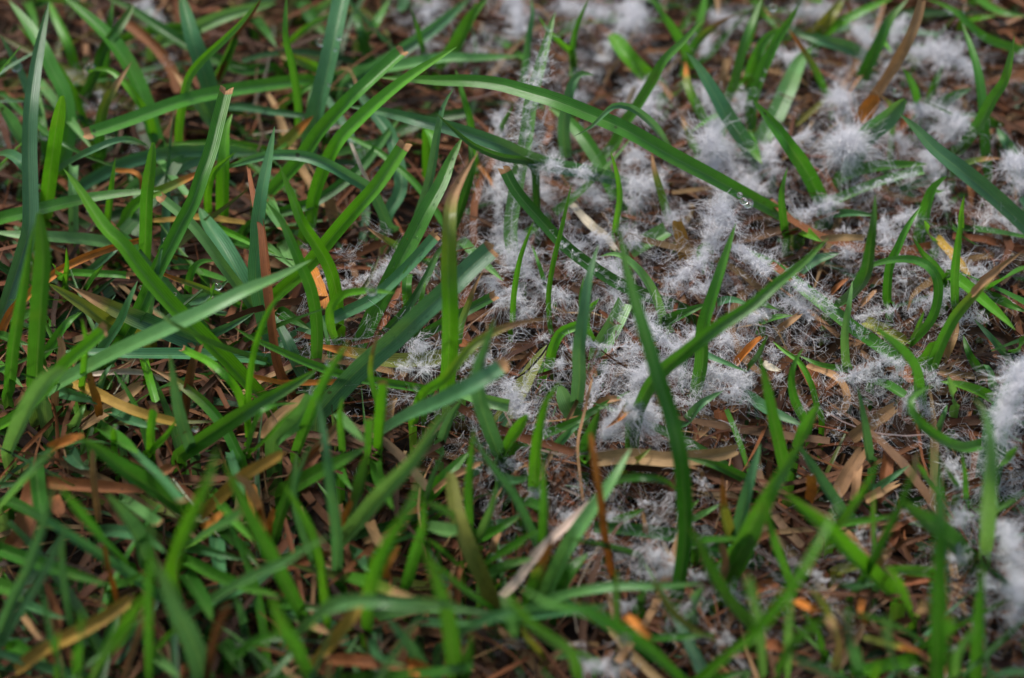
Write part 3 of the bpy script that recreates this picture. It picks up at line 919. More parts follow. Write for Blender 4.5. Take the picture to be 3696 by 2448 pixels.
d2|1440,1240 1430,1150 1395,1040|58|M|p||
d2|1600,985 1540,880 1500,755|54|L|d||
d2|1810,910 1700,780 1575,645|44|L|b||
d2|690,1000 500,960 355,895|40|L|g||
d2|1680,430 1800,350 1960,280|86|H|g||
d2|-10,1010 80,900 145,755|44|M|d||
d2|320,1590 400,1420 492,1230|84|H|g||
d2|350,320 480,240 640,190|80|4,7,8|b||
d2|560,350 480,300 380,310|0|L|b||
d2|380,30 440,60 520,110|70|L|y||
d2|1300,110 1260,40 1230,-40|60|M|y||
d2|1700,490 1850,560 1960,600|60|L|g||
d2|100,540 160,560 230,585|40|L|d||
d2|130,660 220,630 320,620|60|L|g||
d2|1330,1420 1370,1300 1390,1240|40|L|b||
d2|1250,910 1290,830 1330,800|70|12,16,18|y|n|
d2|1850,890 1880,830 1960,760|76|M|g||
d2|20,1190 150,1280 400,1390|76|L|b||
d2|1700,1120 1680,1000 1640,960|60|L|b||
d2|890,1090 980,1110 1090,1180|60|L|g|x|
a3|10,370 150,210 250,110 390,-30|100|X|p||
a3|1235,375 1050,240 850,110 680,-20 540,-100|118|8,40,56|d||broad dark blade running down to pale mown stub ends
a3|860,-60 1000,70 1130,190 1262,342|58|10,40,56|b|c|
a3|1130,1015 900,850 700,720 500,590 300,460 50,325|66|H|b||
a3|910,810 720,620 600,480 480,330 408,238|86|X|g||
a3|1015,775 960,600 850,430 735,285|112|H|b||wide bluish spear-shaped blade among crossing ones
a3|1430,1600 1350,1350 1230,1100 1150,900 1058,730|120|X|b||broadest spear-shaped bluish blade in the clean turf
a3|1035,1590 1030,1000 1045,700 1046,245|54|8,50,75,84|g||thin very tall upright blade in the clean turf
a3|1215,1030 1215,800 1290,560 1380,350 1450,180 1515,-50|118|8,56,76,84|y||broad tall bright blade leaning over the clean turf
a3|2120,1170 2000,950 1880,720 1760,500 1650,280 1540,40|94|X|g||
a3|1320,650 1450,560 1560,500 1672,430|78|H|p|c|
a3|1330,1120 1550,980 1800,840 1960,770 2150,650 2290,585|70|8,44,60|p||long pale blade lying level over many crossing ones
a3|1290,755 1500,860 1700,940 1940,995|80|M|g||
a3|-20,670 200,750 450,830 760,925|84|M|d||
a3|-20,1290 100,1010 200,800 300,500 382,195|64|X|b||
a3|20,1330 150,1100 300,850 420,620 475,490|74|X|b||
a3|490,1210 440,900 430,650 475,495|44|H|b||
a3|640,1600 750,1400 870,1230 1010,985|128|X|y||very broad bright blade bulging upward
a3|650,1580 690,1450 795,1285|58|H|p||
a3|400,1590 385,1400 412,1240|56|H|g||
a3|545,1590 560,1300 585,1090|84|X|g||
a3|1590,1450 1680,1390 1780,1320 1940,1268|66|H|g|n|
a3|-40,920 80,960 160,1030|90|M|g||
a3|200,1070 350,1130 480,1160|60|L|b||
a3|720,545 900,560 1060,620 1150,700|70|M|b||
a3|1300,660 1500,700 1700,750|60|L|b||
a3|860,330 960,400 1100,500|70|M|p|c|
a3|1500,600 1520,800 1560,1000|90|L|b||
a3|1560,560 1700,680 1800,800|70|L|d||
a3|1690,1210 1670,1100 1620,980|50|M|b||
a3|1480,1270 1600,1400 1690,1560|110|L|d||
a3|1290,850 1400,1020 1470,1170|100|M|d||
a3|60,340 250,440 380,540|70|M|d||
a3|250,100 270,300 290,420|90|M|d|x|
a3|480,0 560,90 640,120|90|L|b||
a3|1480,280 1560,400 1760,620|60|M|g||
a3|1590,0 1640,150 1700,300|50|M|b||
a3|760,940 900,900 1000,830|70|M|g||
a3|100,1350 200,1400 330,1450|90|L|g||
a3|1050,1400 1130,1320 1220,1220|50|M|y||
a3|1060,1420 1150,1480 1250,1570|60|M|p||
b3|640,620 800,430 960,240 1130,60 1300,-200 1460,-385|98|8,46,66,74|p||pale bright blade leaning far over the others
b3|815,1260 850,900 950,650 1060,470 1150,300 1192,110|94|8,56,76,84|y||tall bright blurred blade bowed at its foot
b3|1085,930 1150,700 1200,500 1200,290|66|H|g||
b3|300,1300 420,1200 560,1080 700,1040 900,1040 1200,1050 1400,1060 1560,1140|90|6,50,60,58,50|p||wide pale blade arched into a flat bridge
b3|840,1240 870,1390 950,1450 1095,1490|54|M|b||
b3|430,1620 330,1400 240,1230 150,985|104|X|g||
b3|610,840 605,560 565,250 535,0 500,-220 468,-385|70|6,40,56,64|b||slender bluish blade standing straight over a dark hollow
b3|460,810 350,520 310,250 400,0 440,-80|42|H|b||
b3|500,810 430,560 330,370 230,215|56|H|g||
b3|545,1210 510,900 478,640|48|H|y||
b3|690,440 760,250 825,-10|86|H|d||
b3|270,260 500,130 700,30 820,-40|104|M|g||
b3|1430,1600 1390,1250 1330,1000 1260,800 1205,640|104|X|g||
b3|1570,570 1400,440 1300,380 1215,345|76|H|g||
b3|1720,1110 1550,1000 1400,880 1245,735|48|H|g||
b3|1340,1370 1500,1240 1700,1150 1960,1075|80|H|b||
b3|1530,500 1520,250 1540,0 1560,-170|48|H|g||
b3|2020,690 1920,480 1830,310 1720,160 1600,-20 1540,-160|62|H|b||
b3|1590,610 1680,400 1722,200|58|M|p||
b3|1600,600 1750,520 1890,435|66|L|g||
b3|1220,340 1300,100 1360,-20|40|M|b||
b3|1260,1590 1100,1330 940,1130|84|M|b||
b3|660,870 800,900 1000,970 1150,1000|84|M|g|t|
b3|1230,520 1330,540 1430,560|90|M|p|x|
b3|1640,780 1780,700 1922,620|50|M|g||
b3|1660,850 1800,790 1940,740|60|L|p||
b3|180,1040 330,1070 520,1090|70|L|d||
b3|270,1100 400,1190 610,1280|70|L|b|t|
b3|1450,790 1350,700 1230,600|50|M|g||
b3|740,700 790,800 850,850|80|L|b||
b3|1240,300 1350,180 1520,0|90|L|g||
b3|630,130 670,200 720,270|56|L|g||
b3|880,60 900,180 1000,400|70|M|g||
b3|1760,960 1800,1100 1840,1290|80|H|d||
b3|1200,1180 1350,1190 1560,1190|70|M|b||
b3|1470,1590 1520,1400 1540,1250|80|M|d||
b3|160,620 210,450 290,210 330,0|70|M|d||
c3|1765,1235 1600,1050 1480,850 1390,650 1315,520|104|6,44,62|d||broad dark blade curving down beside rusty scraps
d3|-130,850 0,590 130,330 250,130 340,-20 410,-130|112|8,46,62|g||broad dark green blade leaning across mouldy thatch
c3|1640,610 1690,420 1740,220 1800,0 1815,-60|74|M|b||
c3|310,1010 480,660 620,440 780,210 920,-30|92|6,26,36,40|p||straight pale blade beside a whitish speckled straw
c3|225,990 290,800 340,680 372,600|86|6,26,34|g|o|ribbed upright stub with an orange rimmed cut
c3|180,1110 400,1010 600,960 850,930 1100,930 1420,910|58|10,26,30,24|p||
c3|1280,1600 1050,1380 850,1240 650,1120 500,1080 350,1050 140,935|100|8,50,64,66|g||broad blade bending sideways over mould with a drop below
c3|1830,1600 1800,1250 1750,1000 1712,870|72|X|p|c|
c3|960,715 850,680 650,630 468,603|40|M|d||
c3|300,700 315,400 310,200 300,30|56|H|g||
c3|730,250 850,190 1000,175 1150,200 1235,265|48|A|d||
c3|1610,600 1560,400 1548,180|76|M|k|o|
d3|-350,1600 -100,1400 30,1290 180,1120 320,930 440,740 540,560 600,430 652,338|88|10,60,78,84|y||tall bright blade sweeping up in front of a blunt crossing one
c3|1090,1290 1300,1280 1510,1260|50|L|d||
c3|560,1600 480,1400 350,1300 200,1180 100,1050 40,940|94|X|g||
c3|820,1220 815,1000 820,805|36|H|d||
c3|1390,625 1550,610 1670,598|56|M|g||
c3|0,1150 200,1120 500,1090 770,1060|70|M|b||
c3|420,960 500,830 620,700|120|L|d||
c3|190,350 260,370 310,390|70|10,13,15|d|x|
c3|-20,510 60,480 140,430|66|L|b||
c3|-40,740 100,650 280,540|60|M|g||
c3|-20,810 100,770 240,740|56|M|p||
c3|20,170 90,200 210,180|60|M|b||
c3|800,500 900,440 1010,395|66|L|g||
c3|1320,440 1350,370 1390,330|40|L|g||
c3|1340,480 1440,420 1540,360|50|L|p||
c3|1600,820 1720,640 1830,530|150|M|g||
c3|1340,1120 1370,1010 1420,930|90|M|b||
c3|980,1060 1000,990 1030,940|80|L|d||
c3|1420,1590 1560,1560 1730,1520|70|L|g||
c3|590,20 610,60 640,-20|60|L|y||
c3|900,90 980,40 1060,-30|50|L|k||
c3|1700,180 1500,90 1300,40|60|L|d||
c3|300,1420 200,1300 160,1200|60|M|k||
c3|640,1460 540,1400 380,1430|70|L|p||
d3|1020,985 850,830 700,680 560,530 400,400 255,275|112|6,44,60|y||broad bright blade slanting down through mouldy stems
d3|590,580 700,430 790,290 860,170 922,38|64|8,50,60|y||
d3|670,440 600,330 500,180 400,20 350,-60|74|6,20,30|b||pale bluish blade pointing into a heap of tan straw
d3|310,935 250,780 200,650 160,500 128,275|52|H|g||
d3|640,505 850,470 1010,440|48|M|g||
d3|740,990 850,800 950,600 1050,400 1150,150 1192,-10|52|X|d||
d3|875,710 870,450 880,268|36|H|g||
d3|1310,1620 1320,1250 1330,900 1340,600 1330,300 1280,-50|104|8,56,78,86|d||very tall broad dark blade standing straight up by mould
d3|1520,720 1350,550 1200,440 1050,325|124|6,38,50|d||
d3|1590,1600 1600,1300 1620,1000 1642,760|74|H|g||
d3|1400,1600 1400,1300 1405,1140|56|X|g|c|
d3|200,1590 300,1380 420,1250 570,1145|76|X|g||
d3|610,1510 630,1350 590,1200 520,1050 425,925|58|H|k||yellow-green blade turning tan where it bends over
d3|765,1550 720,1350 690,1120|94|X|b|c|broad bluish stub with pale mown end near rusty curls
d3|1065,1600 1000,1400 970,1250 976,1115|66|X|b||
d3|1145,1150 1080,1000 1020,870 965,795|84|H|y||
d3|720,1590 550,1530 290,1435|84|X|b||
d3|280,1560 290,1250 312,945|44|X|p||
d3|1280,835 1100,820 945,800|64|M|y||
d3|1250,1350 1100,1240 900,1160 745,1118|48|H|g||
d3|880,1590 900,1520 925,1455|56|H|y||
d3|1520,340 1510,150 1488,-10|36|M|g||
d3|1455,240 1370,100 1300,-20|58|H|d||
d3|1735,110 1800,50 1880,-40|66|M|y||
d3|1640,120 1720,330 1760,420|50|L|b||
d3|1700,440 1800,370 1870,320|50|M|p||
d3|650,820 720,800 840,790|70|L|k||
d3|900,250 1000,180 1130,90|50|L|b||
d3|1320,280 1240,180 1180,80|80|M|g||
d3|520,1400 480,1250 380,1100|60|M|g||
d3|790,1290 950,1330 1200,1390|60|M|k|o|
d3|1440,1590 1480,1400 1600,1200|70|H|p||
d3|1700,1570 1800,1540 1960,1530|80|M|b||
d3|880,900 760,930 640,920|60|M|b||
'''

DEAD = '''
a1|1240,640 1200,500 1120,370 1000,250 830,120|62|6,12,12|r||reddish brown folded dead blade behind a bent green stalk
a1|1500,570 1570,400 1640,240 1800,10|32|8,26,44|r||slender brown dead tip lying along a bent green stalk
b2|310,1190 220,1030 180,860 150,600 120,300 90,0 60,-100 20,-300 0,-415|54|2,20,34,40|r||long red-brown straw standing upright in clean grass
a1|800,1182 920,1190 975,1240 985,1360|26|14,16,10|o||kinked orange straw bent at a right angle
a1|1700,1545 1400,1505 1250,1520 1070,1530|38|8,10,10|Y||yellow-orange flat straw lying level under green blades
b1|520,1430 400,1250 250,950 180,760 120,650|54|4,6,8|t||long pale tan straw lying under the mown blades
b1|600,1580 560,1420 510,1280|68|3,8,14|t||thick tan stub standing in a dark hollow
b1|850,1310 790,1200 740,1080 700,980|22|14,22,26|w||thin whitish shrivelled tip leaning on a cut blade
b1|1590,1145 1650,1230 1720,1330|26|8,9,9|o||short orange splinter beside a furred upright blade
c1|870,860 900,720 945,595|32|4,12,18|w||whitish straw standing in a mould cushion
c1|1530,680 1560,520 1590,400|48|3,10,14|t||
c1|600,1165 630,1100 660,1035|28|5,9,12|t||
c2|500,-150 640,0 730,70 810,170|52|6,9,8|w||curved ivory straw coated in mould
d1|785,815 880,680 960,560 1040,430 1110,300 1170,160 1218,-10|66|4,22,38,48|t||long tan dead blade with orange foot rising out of mould
d1|775,830 830,760 900,660|84|18,20,24|o||bright orange scorched scrap at the foot of a tan blade
d1|640,710 690,640 780,530|40|10,14,16|t||
d1|260,900 380,830 560,690|40|5,8,10|k||olive fuzzy stem leading into a starry mould node
d1|100,1180 170,1080 230,990|60|4,8,10|r||
a2|1275,1400 1290,1250 1310,1100 1340,950 1385,830|52|2,10,20,24|r||red-brown straw standing in front of the dark hollow
a2|380,1250 380,1100 410,1000 430,850 415,775|48|4,14,22|t||pinkish tan straw standing beside a broad tall blade
a2|480,1080 650,1150 850,1250 1050,1320 1260,1370|62|10,14,10|Y||yellow dying blade edged with orange above a dark gap
a2|560,1400 700,1310 850,1200 970,1100|78|3,5,8|t||thick brown stem lying across the dark hollow
a2|-10,800 60,620 180,490 380,330 560,230 760,155 975,95|48|4,16,20,18|o||long orange-red straw running across behind green blades
a2|690,1320 670,1200 640,1110 625,1020|48|6,18,24|o||upright orange leaf tip
a2|350,1545 450,1500 555,1468|66|26,32,34|o||blurred orange stub among green blades
a2|640,1030 850,1010 1000,1020 1150,1070|34|8,11,8|w||grey shrivelled leaf lying over the dark hollow
b2|420,305 460,400 490,480 512,565|92|10,12,12|o||rusty speckled leaf scrap caught between blades
b2|815,930 900,720 960,560 1035,420|66|3,7,9|r||flat red-brown straw beneath dewy blades
b2|690,1080 450,1085 250,1085 150,1070 25,1040|34|8,14,16|o||thin orange straw with grey end lying level
b2|20,1450 90,1450 180,1340 390,1180|60|5,9,8|t||
b2|430,1590 560,1450 660,1330|56|5,10,12|t||
b2|1620,290 1720,350 1830,420|54|6,7,6|r||
b2|960,1400 980,1250 1010,1190|50|4,8,10|t||
b2|1450,790 1530,830 1700,750|50|4,6,6|r||
b2|1040,200 1060,150 1090,90|22|16,22,26|o||
b2|1060,690 1070,520 1060,380|30|3,7,9|r||
c3|800,890 740,600 700,300 650,0 635,-115|44|4,26,44,52|o||upright orange straw standing over mouldy thatch
c2|585,1910 560,1700 550,1500 600,1270 645,1070|18|5,14,20|t||thread-thin tan stalk hanging over thatch
c2|1305,290 1280,120 1240,-40|80|4,9,14|Y||broad yellow-tan stub standing in mould
c2|1640,960 1740,850 1825,775|46|10,15,18|o||short bright orange stalk end
c2|1560,1490 1550,1390 1540,1260|84|3,5,7|r||
c2|1680,1360 1400,1200 1080,1230|0|3,5,5|r||
d2|110,950 160,980 225,1000|44|10,12,11|w||ivory cut straw end lying on mould
c2|670,1290 690,1240 770,1205 860,1192|44|8,16,15|t||brown fold of a dead leaf bent over a green blade
c3|10,1010 120,900 230,750 390,580 500,480 655,335|56|14,20,24,26|w||whitish straw dotted with black specks, tan lower down
c3|1500,1295 1350,1230 1230,1140 1150,1030 1065,885|52|8,34,50|k||curved yellow-tan blade with a reddish tip
c3|1545,900 1572,780 1548,640|48|6,16,24|t||
c3|640,60 900,30 1200,50 1500,20 1660,-20|90|10,13,11|t||wide flat tan leaf lying level over thatch
c3|880,1140 960,1200 1050,1280|54|30,34,32|o||
c3|1420,190 1400,130 1320,100|24|7,10,10|t||
c3|1010,620 1020,520 1000,420|30|6,10,12|t||
c3|560,640 700,720 800,680|0|5,6,6|r||
d2|720,1475 850,1380 1025,1255|76|5,9,11|t||thick tan straw with a snapped end on thatch
d2|640,1310 690,1230 680,1130 620,1050 520,1000 430,970|42|6,10,12,10|t||tan straw curled into a half ring
d2|530,1220 470,1080 395,970|84|3,6,7|r||
d2|1360,940 1420,800 1460,680|52|6,12,14|t||
d2|1560,480 1640,390 1760,280|44|38,44,47|t||tan folded length on a bent green blade
d2|1310,80 1420,200 1540,350|56|10,12,11|Y||
d2|510,90 650,80 830,80|40|14,15,14|t||
d2|750,590 830,510 900,440|28|5,8,9|t||
d2|960,920 1080,1000 1180,1090|80|3,4,5|r||
d2|820,660 940,720 1110,800|70|6,8,8|k||dull green-brown leaf with dark streaks beneath the letter C blade
d2|170,260 230,310 300,370|40|16,17,17|r||
d2|560,500 620,430 690,370|28|8,12,13|r||
d2|210,720 290,670 370,610|40|10,14,15|t||
a3|110,1520 300,1380 500,1270 700,1160 910,1015|86|10,24,26|Y||broad yellow straw lying diagonally in the clean turf
a3|1435,1590 1470,1380 1520,1200 1592,1045|52|10,40,56|r||brown upright straw tip in front of dark thatch
a3|690,490 660,300 640,100 638,-20|42|6,20,30|t||
a3|1390,440 1540,300 1680,170 1830,80 1965,8|72|8,26,34|Y||yellow blade turning orange at both ends
a3|1815,530 1770,350 1700,230 1640,180|70|6,28,36|t||pinkish tan leaf draped over darker blades
a3|830,1090 760,850 715,640|34|6,24,34|o||
a3|1005,1140 930,1350 850,1590|36|26,16,6|t||
a3|360,1500 400,1200 390,1080 330,930|50|5,12,16|r||
a3|160,1140 230,1230 290,1300|40|10,14,14|t||
a3|1400,530 1470,480 1540,420|46|12,20,22|o||
a3|340,290 380,340 420,440|84|8,14,14|r||
a3|170,200 500,230 1000,270|76|8,14,14|r||reddish brown flat leaf lying under dark green blades
a3|60,660 140,560 230,200|100|6,10,12|r||
a3|1040,200 1110,150 1200,100|60|12,16,16|r||
b3|410,1510 560,1330 700,1150 810,970|76|10,30,36|Y||yellow-orange streaked dying blade in the clean turf
b3|1700,1095 1640,920 1550,730 1470,520 1420,330 1395,140|96|6,22,30,34|k||mottled yellow-green dying blade with a tan upper end
b3|1280,275 1400,180 1610,75|36|10,14,14|t||
b3|540,1440 750,1450 1000,1490 1120,1510|76|8,14,14|r||
b3|260,790 420,730 570,690|70|6,10,10|r||
b3|650,560 650,480 710,340|34|8,20,26|o||
b3|830,480 860,560 910,660|66|6,12,13|t||
b3|950,880 970,780 1040,660|50|16,28,32|o||
b3|790,620 900,590 1030,570|40|5,8,8|t||
b3|1440,1120 1440,900 1470,790|40|5,10,12|r||
b3|1100,1480 1180,1500 1250,1550|90|16,20,18|o||
b3|270,220 380,100 490,-20|70|6,10,12|r||
b3|0,230 60,420 110,560|70|10,20,22|o||
b3|130,620 140,500 175,390|40|6,14,18|o||
b3|1690,740 1700,640 1740,540|40|4,8,9|t||
d3|620,300 700,150 810,-20|84|4,8,9|t||broad pale tan leaf in a heap of straw
d3|740,340 760,200 780,60|50|4,7,8|t||
d3|430,340 450,250 440,160|66|6,18,24|o||green-footed orange stub beside a bluish blade
d3|330,1030 420,1070 500,1110|44|30,34,32|o||
d3|560,1140 620,1260 640,1400 600,1530|44|60,58,48,36|t||tan drooping tip folded over a blurred blade
d3|680,550 770,650 850,750|46|6,10,10|t||
d3|900,820 930,720 990,690|60|14,20,20|t||
d3|980,690 1100,630 1250,580|30|8,12,12|n||
d3|800,1020 790,1100 830,1200|40|18,22,18|o||rusty curled scrap beside a bluish mown stub
d3|130,1330 200,1340 270,1360|70|10,12,10|r||
d3|60,960 130,920 200,900|70|8,12,12|r||
d3|1180,1100 1230,1070 1260,1090|70|30,34,32|t||
d3|820,330 900,290 1050,220|56|5,8,8|t||
d3|1050,900 1180,880 1290,870|60|4,6,6|r||
d3|940,250 970,100 990,-20|70|3,5,6|r||
'''

# tile x y radius(px) height label
DROPS = '''
a1|112,462|42|27|clear water drop hanging where a bluish blade bends
a1|622,472|36|27|clear water drop on the curled tip of a bright blade
b1|495,292|34|24|round clear drop at the tip of a short thin stem
b1|620,262|22|36|flat clear drop on the broad dewy upright blade
b1|598,345|15|36|small drop just below a flat one on the dewy upright blade
b1|552,590|14|30|lone small drop low on the dewy upright blade
a2|1150,100|22|28|small drop at the tip of a slim bluish blade
a2|1512,416|32|20|round drop beside a short pointed blade over a dark gap
a2|978,425|18|22|small drop on the edge of the diagonal bright blade
a2|1215,470|14|22|tiny drop under the diagonal bright blade
a2|885,525|20|24|small drop on a bluish dewy blade
a2|1355,1405|24|24|clear drop on a thin stem below the lance-like pale blade
a2|800,1392|20|26|drop on the blunt top of a short stem
b2|848,448|40|52|large flattened drop lying on the hooked bright blade
b2|445,1145|34|40|blurred clear drop at the foot of the pointed leaning blade
b2|550,945|28|40|blurred drop behind the pointed leaning blade
b2|1155,1125|16|30|small drop on a low curved blade
c1|1700,1395|30|36|round drop beneath the longest arching blade
c1|1735,1420|24|35|drop touching its twin beneath the longest arching blade
c1|1672,1352|20|37|smaller drop above a pair beneath the longest arching blade
c1|1690,620|24|16|greenish drop resting on mould
c1|1765,640|36|16|large drop on a mould cushion beside a greenish one
d1|180,50|32|34|long clear drop high on the drop-strung bright blade
d1|105,550|16|22|small drop low on the drop-strung bright blade
d1|130,490|13|26|tiny drop midway on the drop-strung bright blade
d1|1050,640|34|20|blurry drop behind the stubby wide blade
d1|8,1412|36|20|drop at the root of the longest arching blade
c3|875,1300|34|56|drop clinging beneath a broad sideways blade
c3|1818,100|18|24|bright drop at a bluish blade near the mould
d3|1160,1495|20|60|drop on a blurred bluish blade near the frame of mould
d3|90,100|22|26|drop hanging on a bluish blade beside tan straw
'''


def rows(txt):
    for ln in txt.strip().split('\n'):
        yield ln.split('|')


# ------------------------------------------------------------------ white mould
def filaments(path, rad, count, wid=0.00011, flat=0.6, core=0.3):
    """fine threads that spring from a path in matted, uneven locks; returns V, F"""
    n = len(path)
    Tn = norm(np.gradient(path, axis=0)) if n > 1 else np.tile([1., 0, 0], (n, 1))
    ph = R.uniform(0, 6.28, 3)
    s_ = np.linspace(0, 1, n)
    mod = np.clip(.72 + .38 * np.sin(s_ * 9 + ph[0]) + .3 * np.sin(s_ * 21 + ph[1]), .18, 1.5)
    nl = max(8, count // 9)
    li = R.choice(n, nl, p=(mod + .25) / (mod + .25).sum())
    ld = R.normal(size=(nl, 3))
    ld -= Tn[li] * (ld * Tn[li]).sum(1, keepdims=True) * flat
    ld[:, 2] = ld[:, 2] * .8 + .15
    ld = norm(ld)
    ll = rad * mod[li] * R.uniform(.4, 1.35, nl) * np.where(R.random(nl) < .25, 1.6, 1)
    lb = path[li] + R.normal(size=(nl, 3)) * rad * core * np.array([1, 1, .45]) * mod[li][:, None]
    lk = R.integers(0, nl, count)
    base = lb[lk] + R.normal(size=(count, 3)) * rad * .12
    end = lb[lk] + ld[lk] * (ll[lk] * R.uniform(.5, 1.1, count))[:, None] + R.normal(size=(count, 3)) * rad * .13
    loose = R.random(count) < .3
    rd = norm(R.normal(size=(count, 3)) + np.array([0, 0, .2]))
    end[loose] = base[loose] + rd[loose] * (rad * R.uniform(.2, .9, loose.sum()))[:, None]
    L = np.linalg.norm(end - base, axis=1, keepdims=True)
    pts = []
    for k, s in enumerate((0, .36, .7, 1.0)):
        p = base * (1 - s) + end * s
        p = p + R.normal(size=(count, 3)) * L * (0, .13, .13, .07)[k]
        p[:, 2] -= (s * s * .16 * L[:, 0])
        p[:, 2] = np.maximum(p[:, 2], -.011)
        pts.append(p)
    side = norm(np.cross(end - base, R.normal(size=(count, 3))))
    w = wid * R.uniform(.5, 1.3, (count, 1))
    V = np.zeros((count, 4, 2, 3))
    for k in range(4):
        f = (1, .9, .75, .4)[k]
        V[:, k, 0] = pts[k] - side * w * f * .5
        V[:, k, 1] = pts[k] + side * w * f * .5
    b = (np.arange(count) * 8)[:, None] + np.array([0, 2, 4])[None]
    b = b.ravel()
    return V.reshape(-1, 3), np.stack([b, b + 1, b + 3, b + 2], 1)


def felt(path, r0):
    """uneven dense core round which the threads sit"""
    n = max(6, len(path) // 3)
    C = path[np.linspace(0, len(path) - 1, n).astype(int)]
    T, W, N = frame_of(C, np.zeros(n))
    k = 8
    prof = np.sin(np.linspace(.12, math.pi - .12, n)) ** .6
    V = np.zeros((n, k, 3))
    for j in range(k):
        a = 2 * math.pi * j / k
        rr = r0 * prof * R.uniform(.55, 1.3, n)
        V[:, j] = C + W * (math.cos(a) * rr)[:, None] + N * (math.sin(a) * rr * .7)[:, None]
    a = np.arange(n - 1)[:, None] * k
    j = np.arange(k)[None]
    F = np.stack([(a + j).ravel(), (a + (j + 1) % k).ravel(), (a + k + (j + 1) % k).ravel(), (a + k + j).ravel()], 1)
    V[:, :, 2] = np.maximum(V[:, :, 2], -.011)
    return V.reshape(-1, 3), F


ICO_V = None


def ball_mesh(level=2):
    import bmesh
    bm = bmesh.new()
    bmesh.ops.create_icosphere(bm, subdivisions=level, radius=1)
    V = np.array([v.co[:] for v in bm.verts])
    F = np.array([[v.index for v in f.verts] for f in bm.faces])
    bm.free()
    return V, F


B1 = ball_mesh(1)
B3 = ball_mesh(3)


def beads(cent, rad):
    V = (B1[0][None] * rad[:, None, None] + cent[:, None]).reshape(-1, 3)
    F = (B1[1][None] + (np.arange(len(cent)) * len(B1[0]))[:, None, None]).reshape(-1, 3)
    return V, F


TUFTS = []
for tile, pts, rad, h, den in rows(MOULD):
    xy = [tuple(float(v) for v in p.split(',')) for p in pts.split()]
    nn = len(xy)
    P = [spot(tile, x, y, float(h) * (.8 + .4 * math.sin(math.pi * (i + .5) / nn))) for i, (x, y) in enumerate(xy)]
    C = catmull(P, 26)
    TUFTS.append((C, float(rad) * mm_per_px(C[10]), float(den)))
ZONE_PTS = np.vstack([c[0] for c in TUFTS])


def mould_label(rad, length, den):
    size = 'large' if rad * length > 3.9e-5 else ('small' if rad * length < 1.3e-5 else 'middling')
    shape = 'ragged strip' if length / rad > 3.6 else ('cushion' if length / rad < 2.1 else 'tuft')
    tex = 'dense bright' if den > 1.15 else ('thin wispy' if den < .85 else 'greyish white')
    return f"{size} {tex} {shape} of thready white mould on the turf"


MOULD_NAMED = {44: 'star-shaped bright mould ball with rays all round, beside the stubby wide blade',
               39: 'drooping beard of white mould hanging from an arched stem',
               20: 'bright fluffy mould clump below a broad bluish blade',
               24: 'bright mould spike beside the water drop pair',
               104: 'brightest mould fan under the crossing of the X of blades',
               48: 'sparkling wet mould mat along a curved blade'}


def tuft(C, rad, den, label, core=.03):
    length = float(np.linalg.norm(np.diff(C, axis=0), axis=1).sum())
    origin = C[len(C) // 2].copy()
    cnt = int((length * 1000 + 2.0 * rad * 1000) * rad * 1000 * 7.5 * den)
    o = link('mould_tuft', (lambda a: np_mesh('felt', a[0] - origin, a[1]))(felt(C, rad * core * min(den, 1.4))), M_MOULD,
             label=label, cat='mould', group='tufts of white mould on the grass')
    o.location = origin
    V, F = filaments(C, rad, cnt, **({'flat': 0., 'core': .08} if rad > .0055 else {}))
    link('filaments', np_mesh('filaments', V - origin, F), M_MOULD, parent=o, kind='stuff')
    nb = int(cnt * .035)
    c = V[R.integers(0, len(V), nb)] - origin
    V2, F2 = beads(c, R.uniform(.00004, .00011, nb))
    link('dew_beads', np_mesh('dew_beads', V2, F2), M_WATER, parent=o, kind='stuff')
    MOULDS.append((o, C))
    return o


MOULDS = []
for i, (C, rad, den) in enumerate(TUFTS):
    length = float(np.linalg.norm(np.diff(C, axis=0), axis=1).sum())
    tuft(C, rad, den, MOULD_NAMED.get(i) or mould_label(rad, length, den))

# thin web of stray threads over the thatch round the tufts
nw = 30000
ctr = ZONE_PTS[R.integers(0, len(ZONE_PTS), nw)] + R.normal(size=(nw, 3)) * np.array([.008, .008, 0])
ctr[:, 2] = R.uniform(-.003, .014, nw)
V, F = filaments(ctr, .0062, nw, wid=.000075)
link('mould_web', np_mesh('mould_web', V, F), M_MOULD, label='faint web of stray white mould threads over the brown thatch',
     cat='mould', kind='stuff')

# ------------------------------------------------------------------ green blades
for r in rows(GREEN):
    r = r + [''] * (8 - len(r))
    tile, pts, w, code, col, tip, label, key = r
    if float(w) == 0:
        continue
    traced(tile, pts, float(w), code, col, tip, label or None, key or None)

# forked shoot: two leaves on one sheath
fork = bpy.data.objects.new('grass_shoot', None)
COL.objects.link(fork)
p0 = spot('c1', 515, 540, 4)
fork.location = p0
fork['label'] = 'slim forked grass shoot with two leaves splitting above mould'
fork['category'] = 'grass shoot'


def shoot_part(name, pts, w, h, col, tip):
    o = traced('c1', pts, w, h, col, tip)
    REG.pop()
    o.name = name
    for k in ('label', 'category', 'group'):
        if k in o:
            del o[k]
    o.parent = fork
    o.location = Vector(o.location) - Vector(p0)


shoot_part('sheath', '515,540 516,470 510,375', 42, '3,12,20', 'y', 'x')
shoot_part('leaf', '514,420 508,370 430,300 340,210 270,100', 34, '16,24,32,38', 'y', '')
shoot_part('leaf', '514,420 510,360 540,200 625,-10', 38, '16,24,34,40', 'g', '')

# mould that has crept along single blades
def furred(key, t0, t1, rad, den, label):
    C = BLADES[key][0]
    n = len(C)
    P = catmull(C[int(t0 * (n - 1)):max(int(t0 * (n - 1)) + 3, int(t1 * (n - 1)))], 40)
    P = P - np.array([0, 0, .0002])
    tuft(P, rad, den, label, .02)


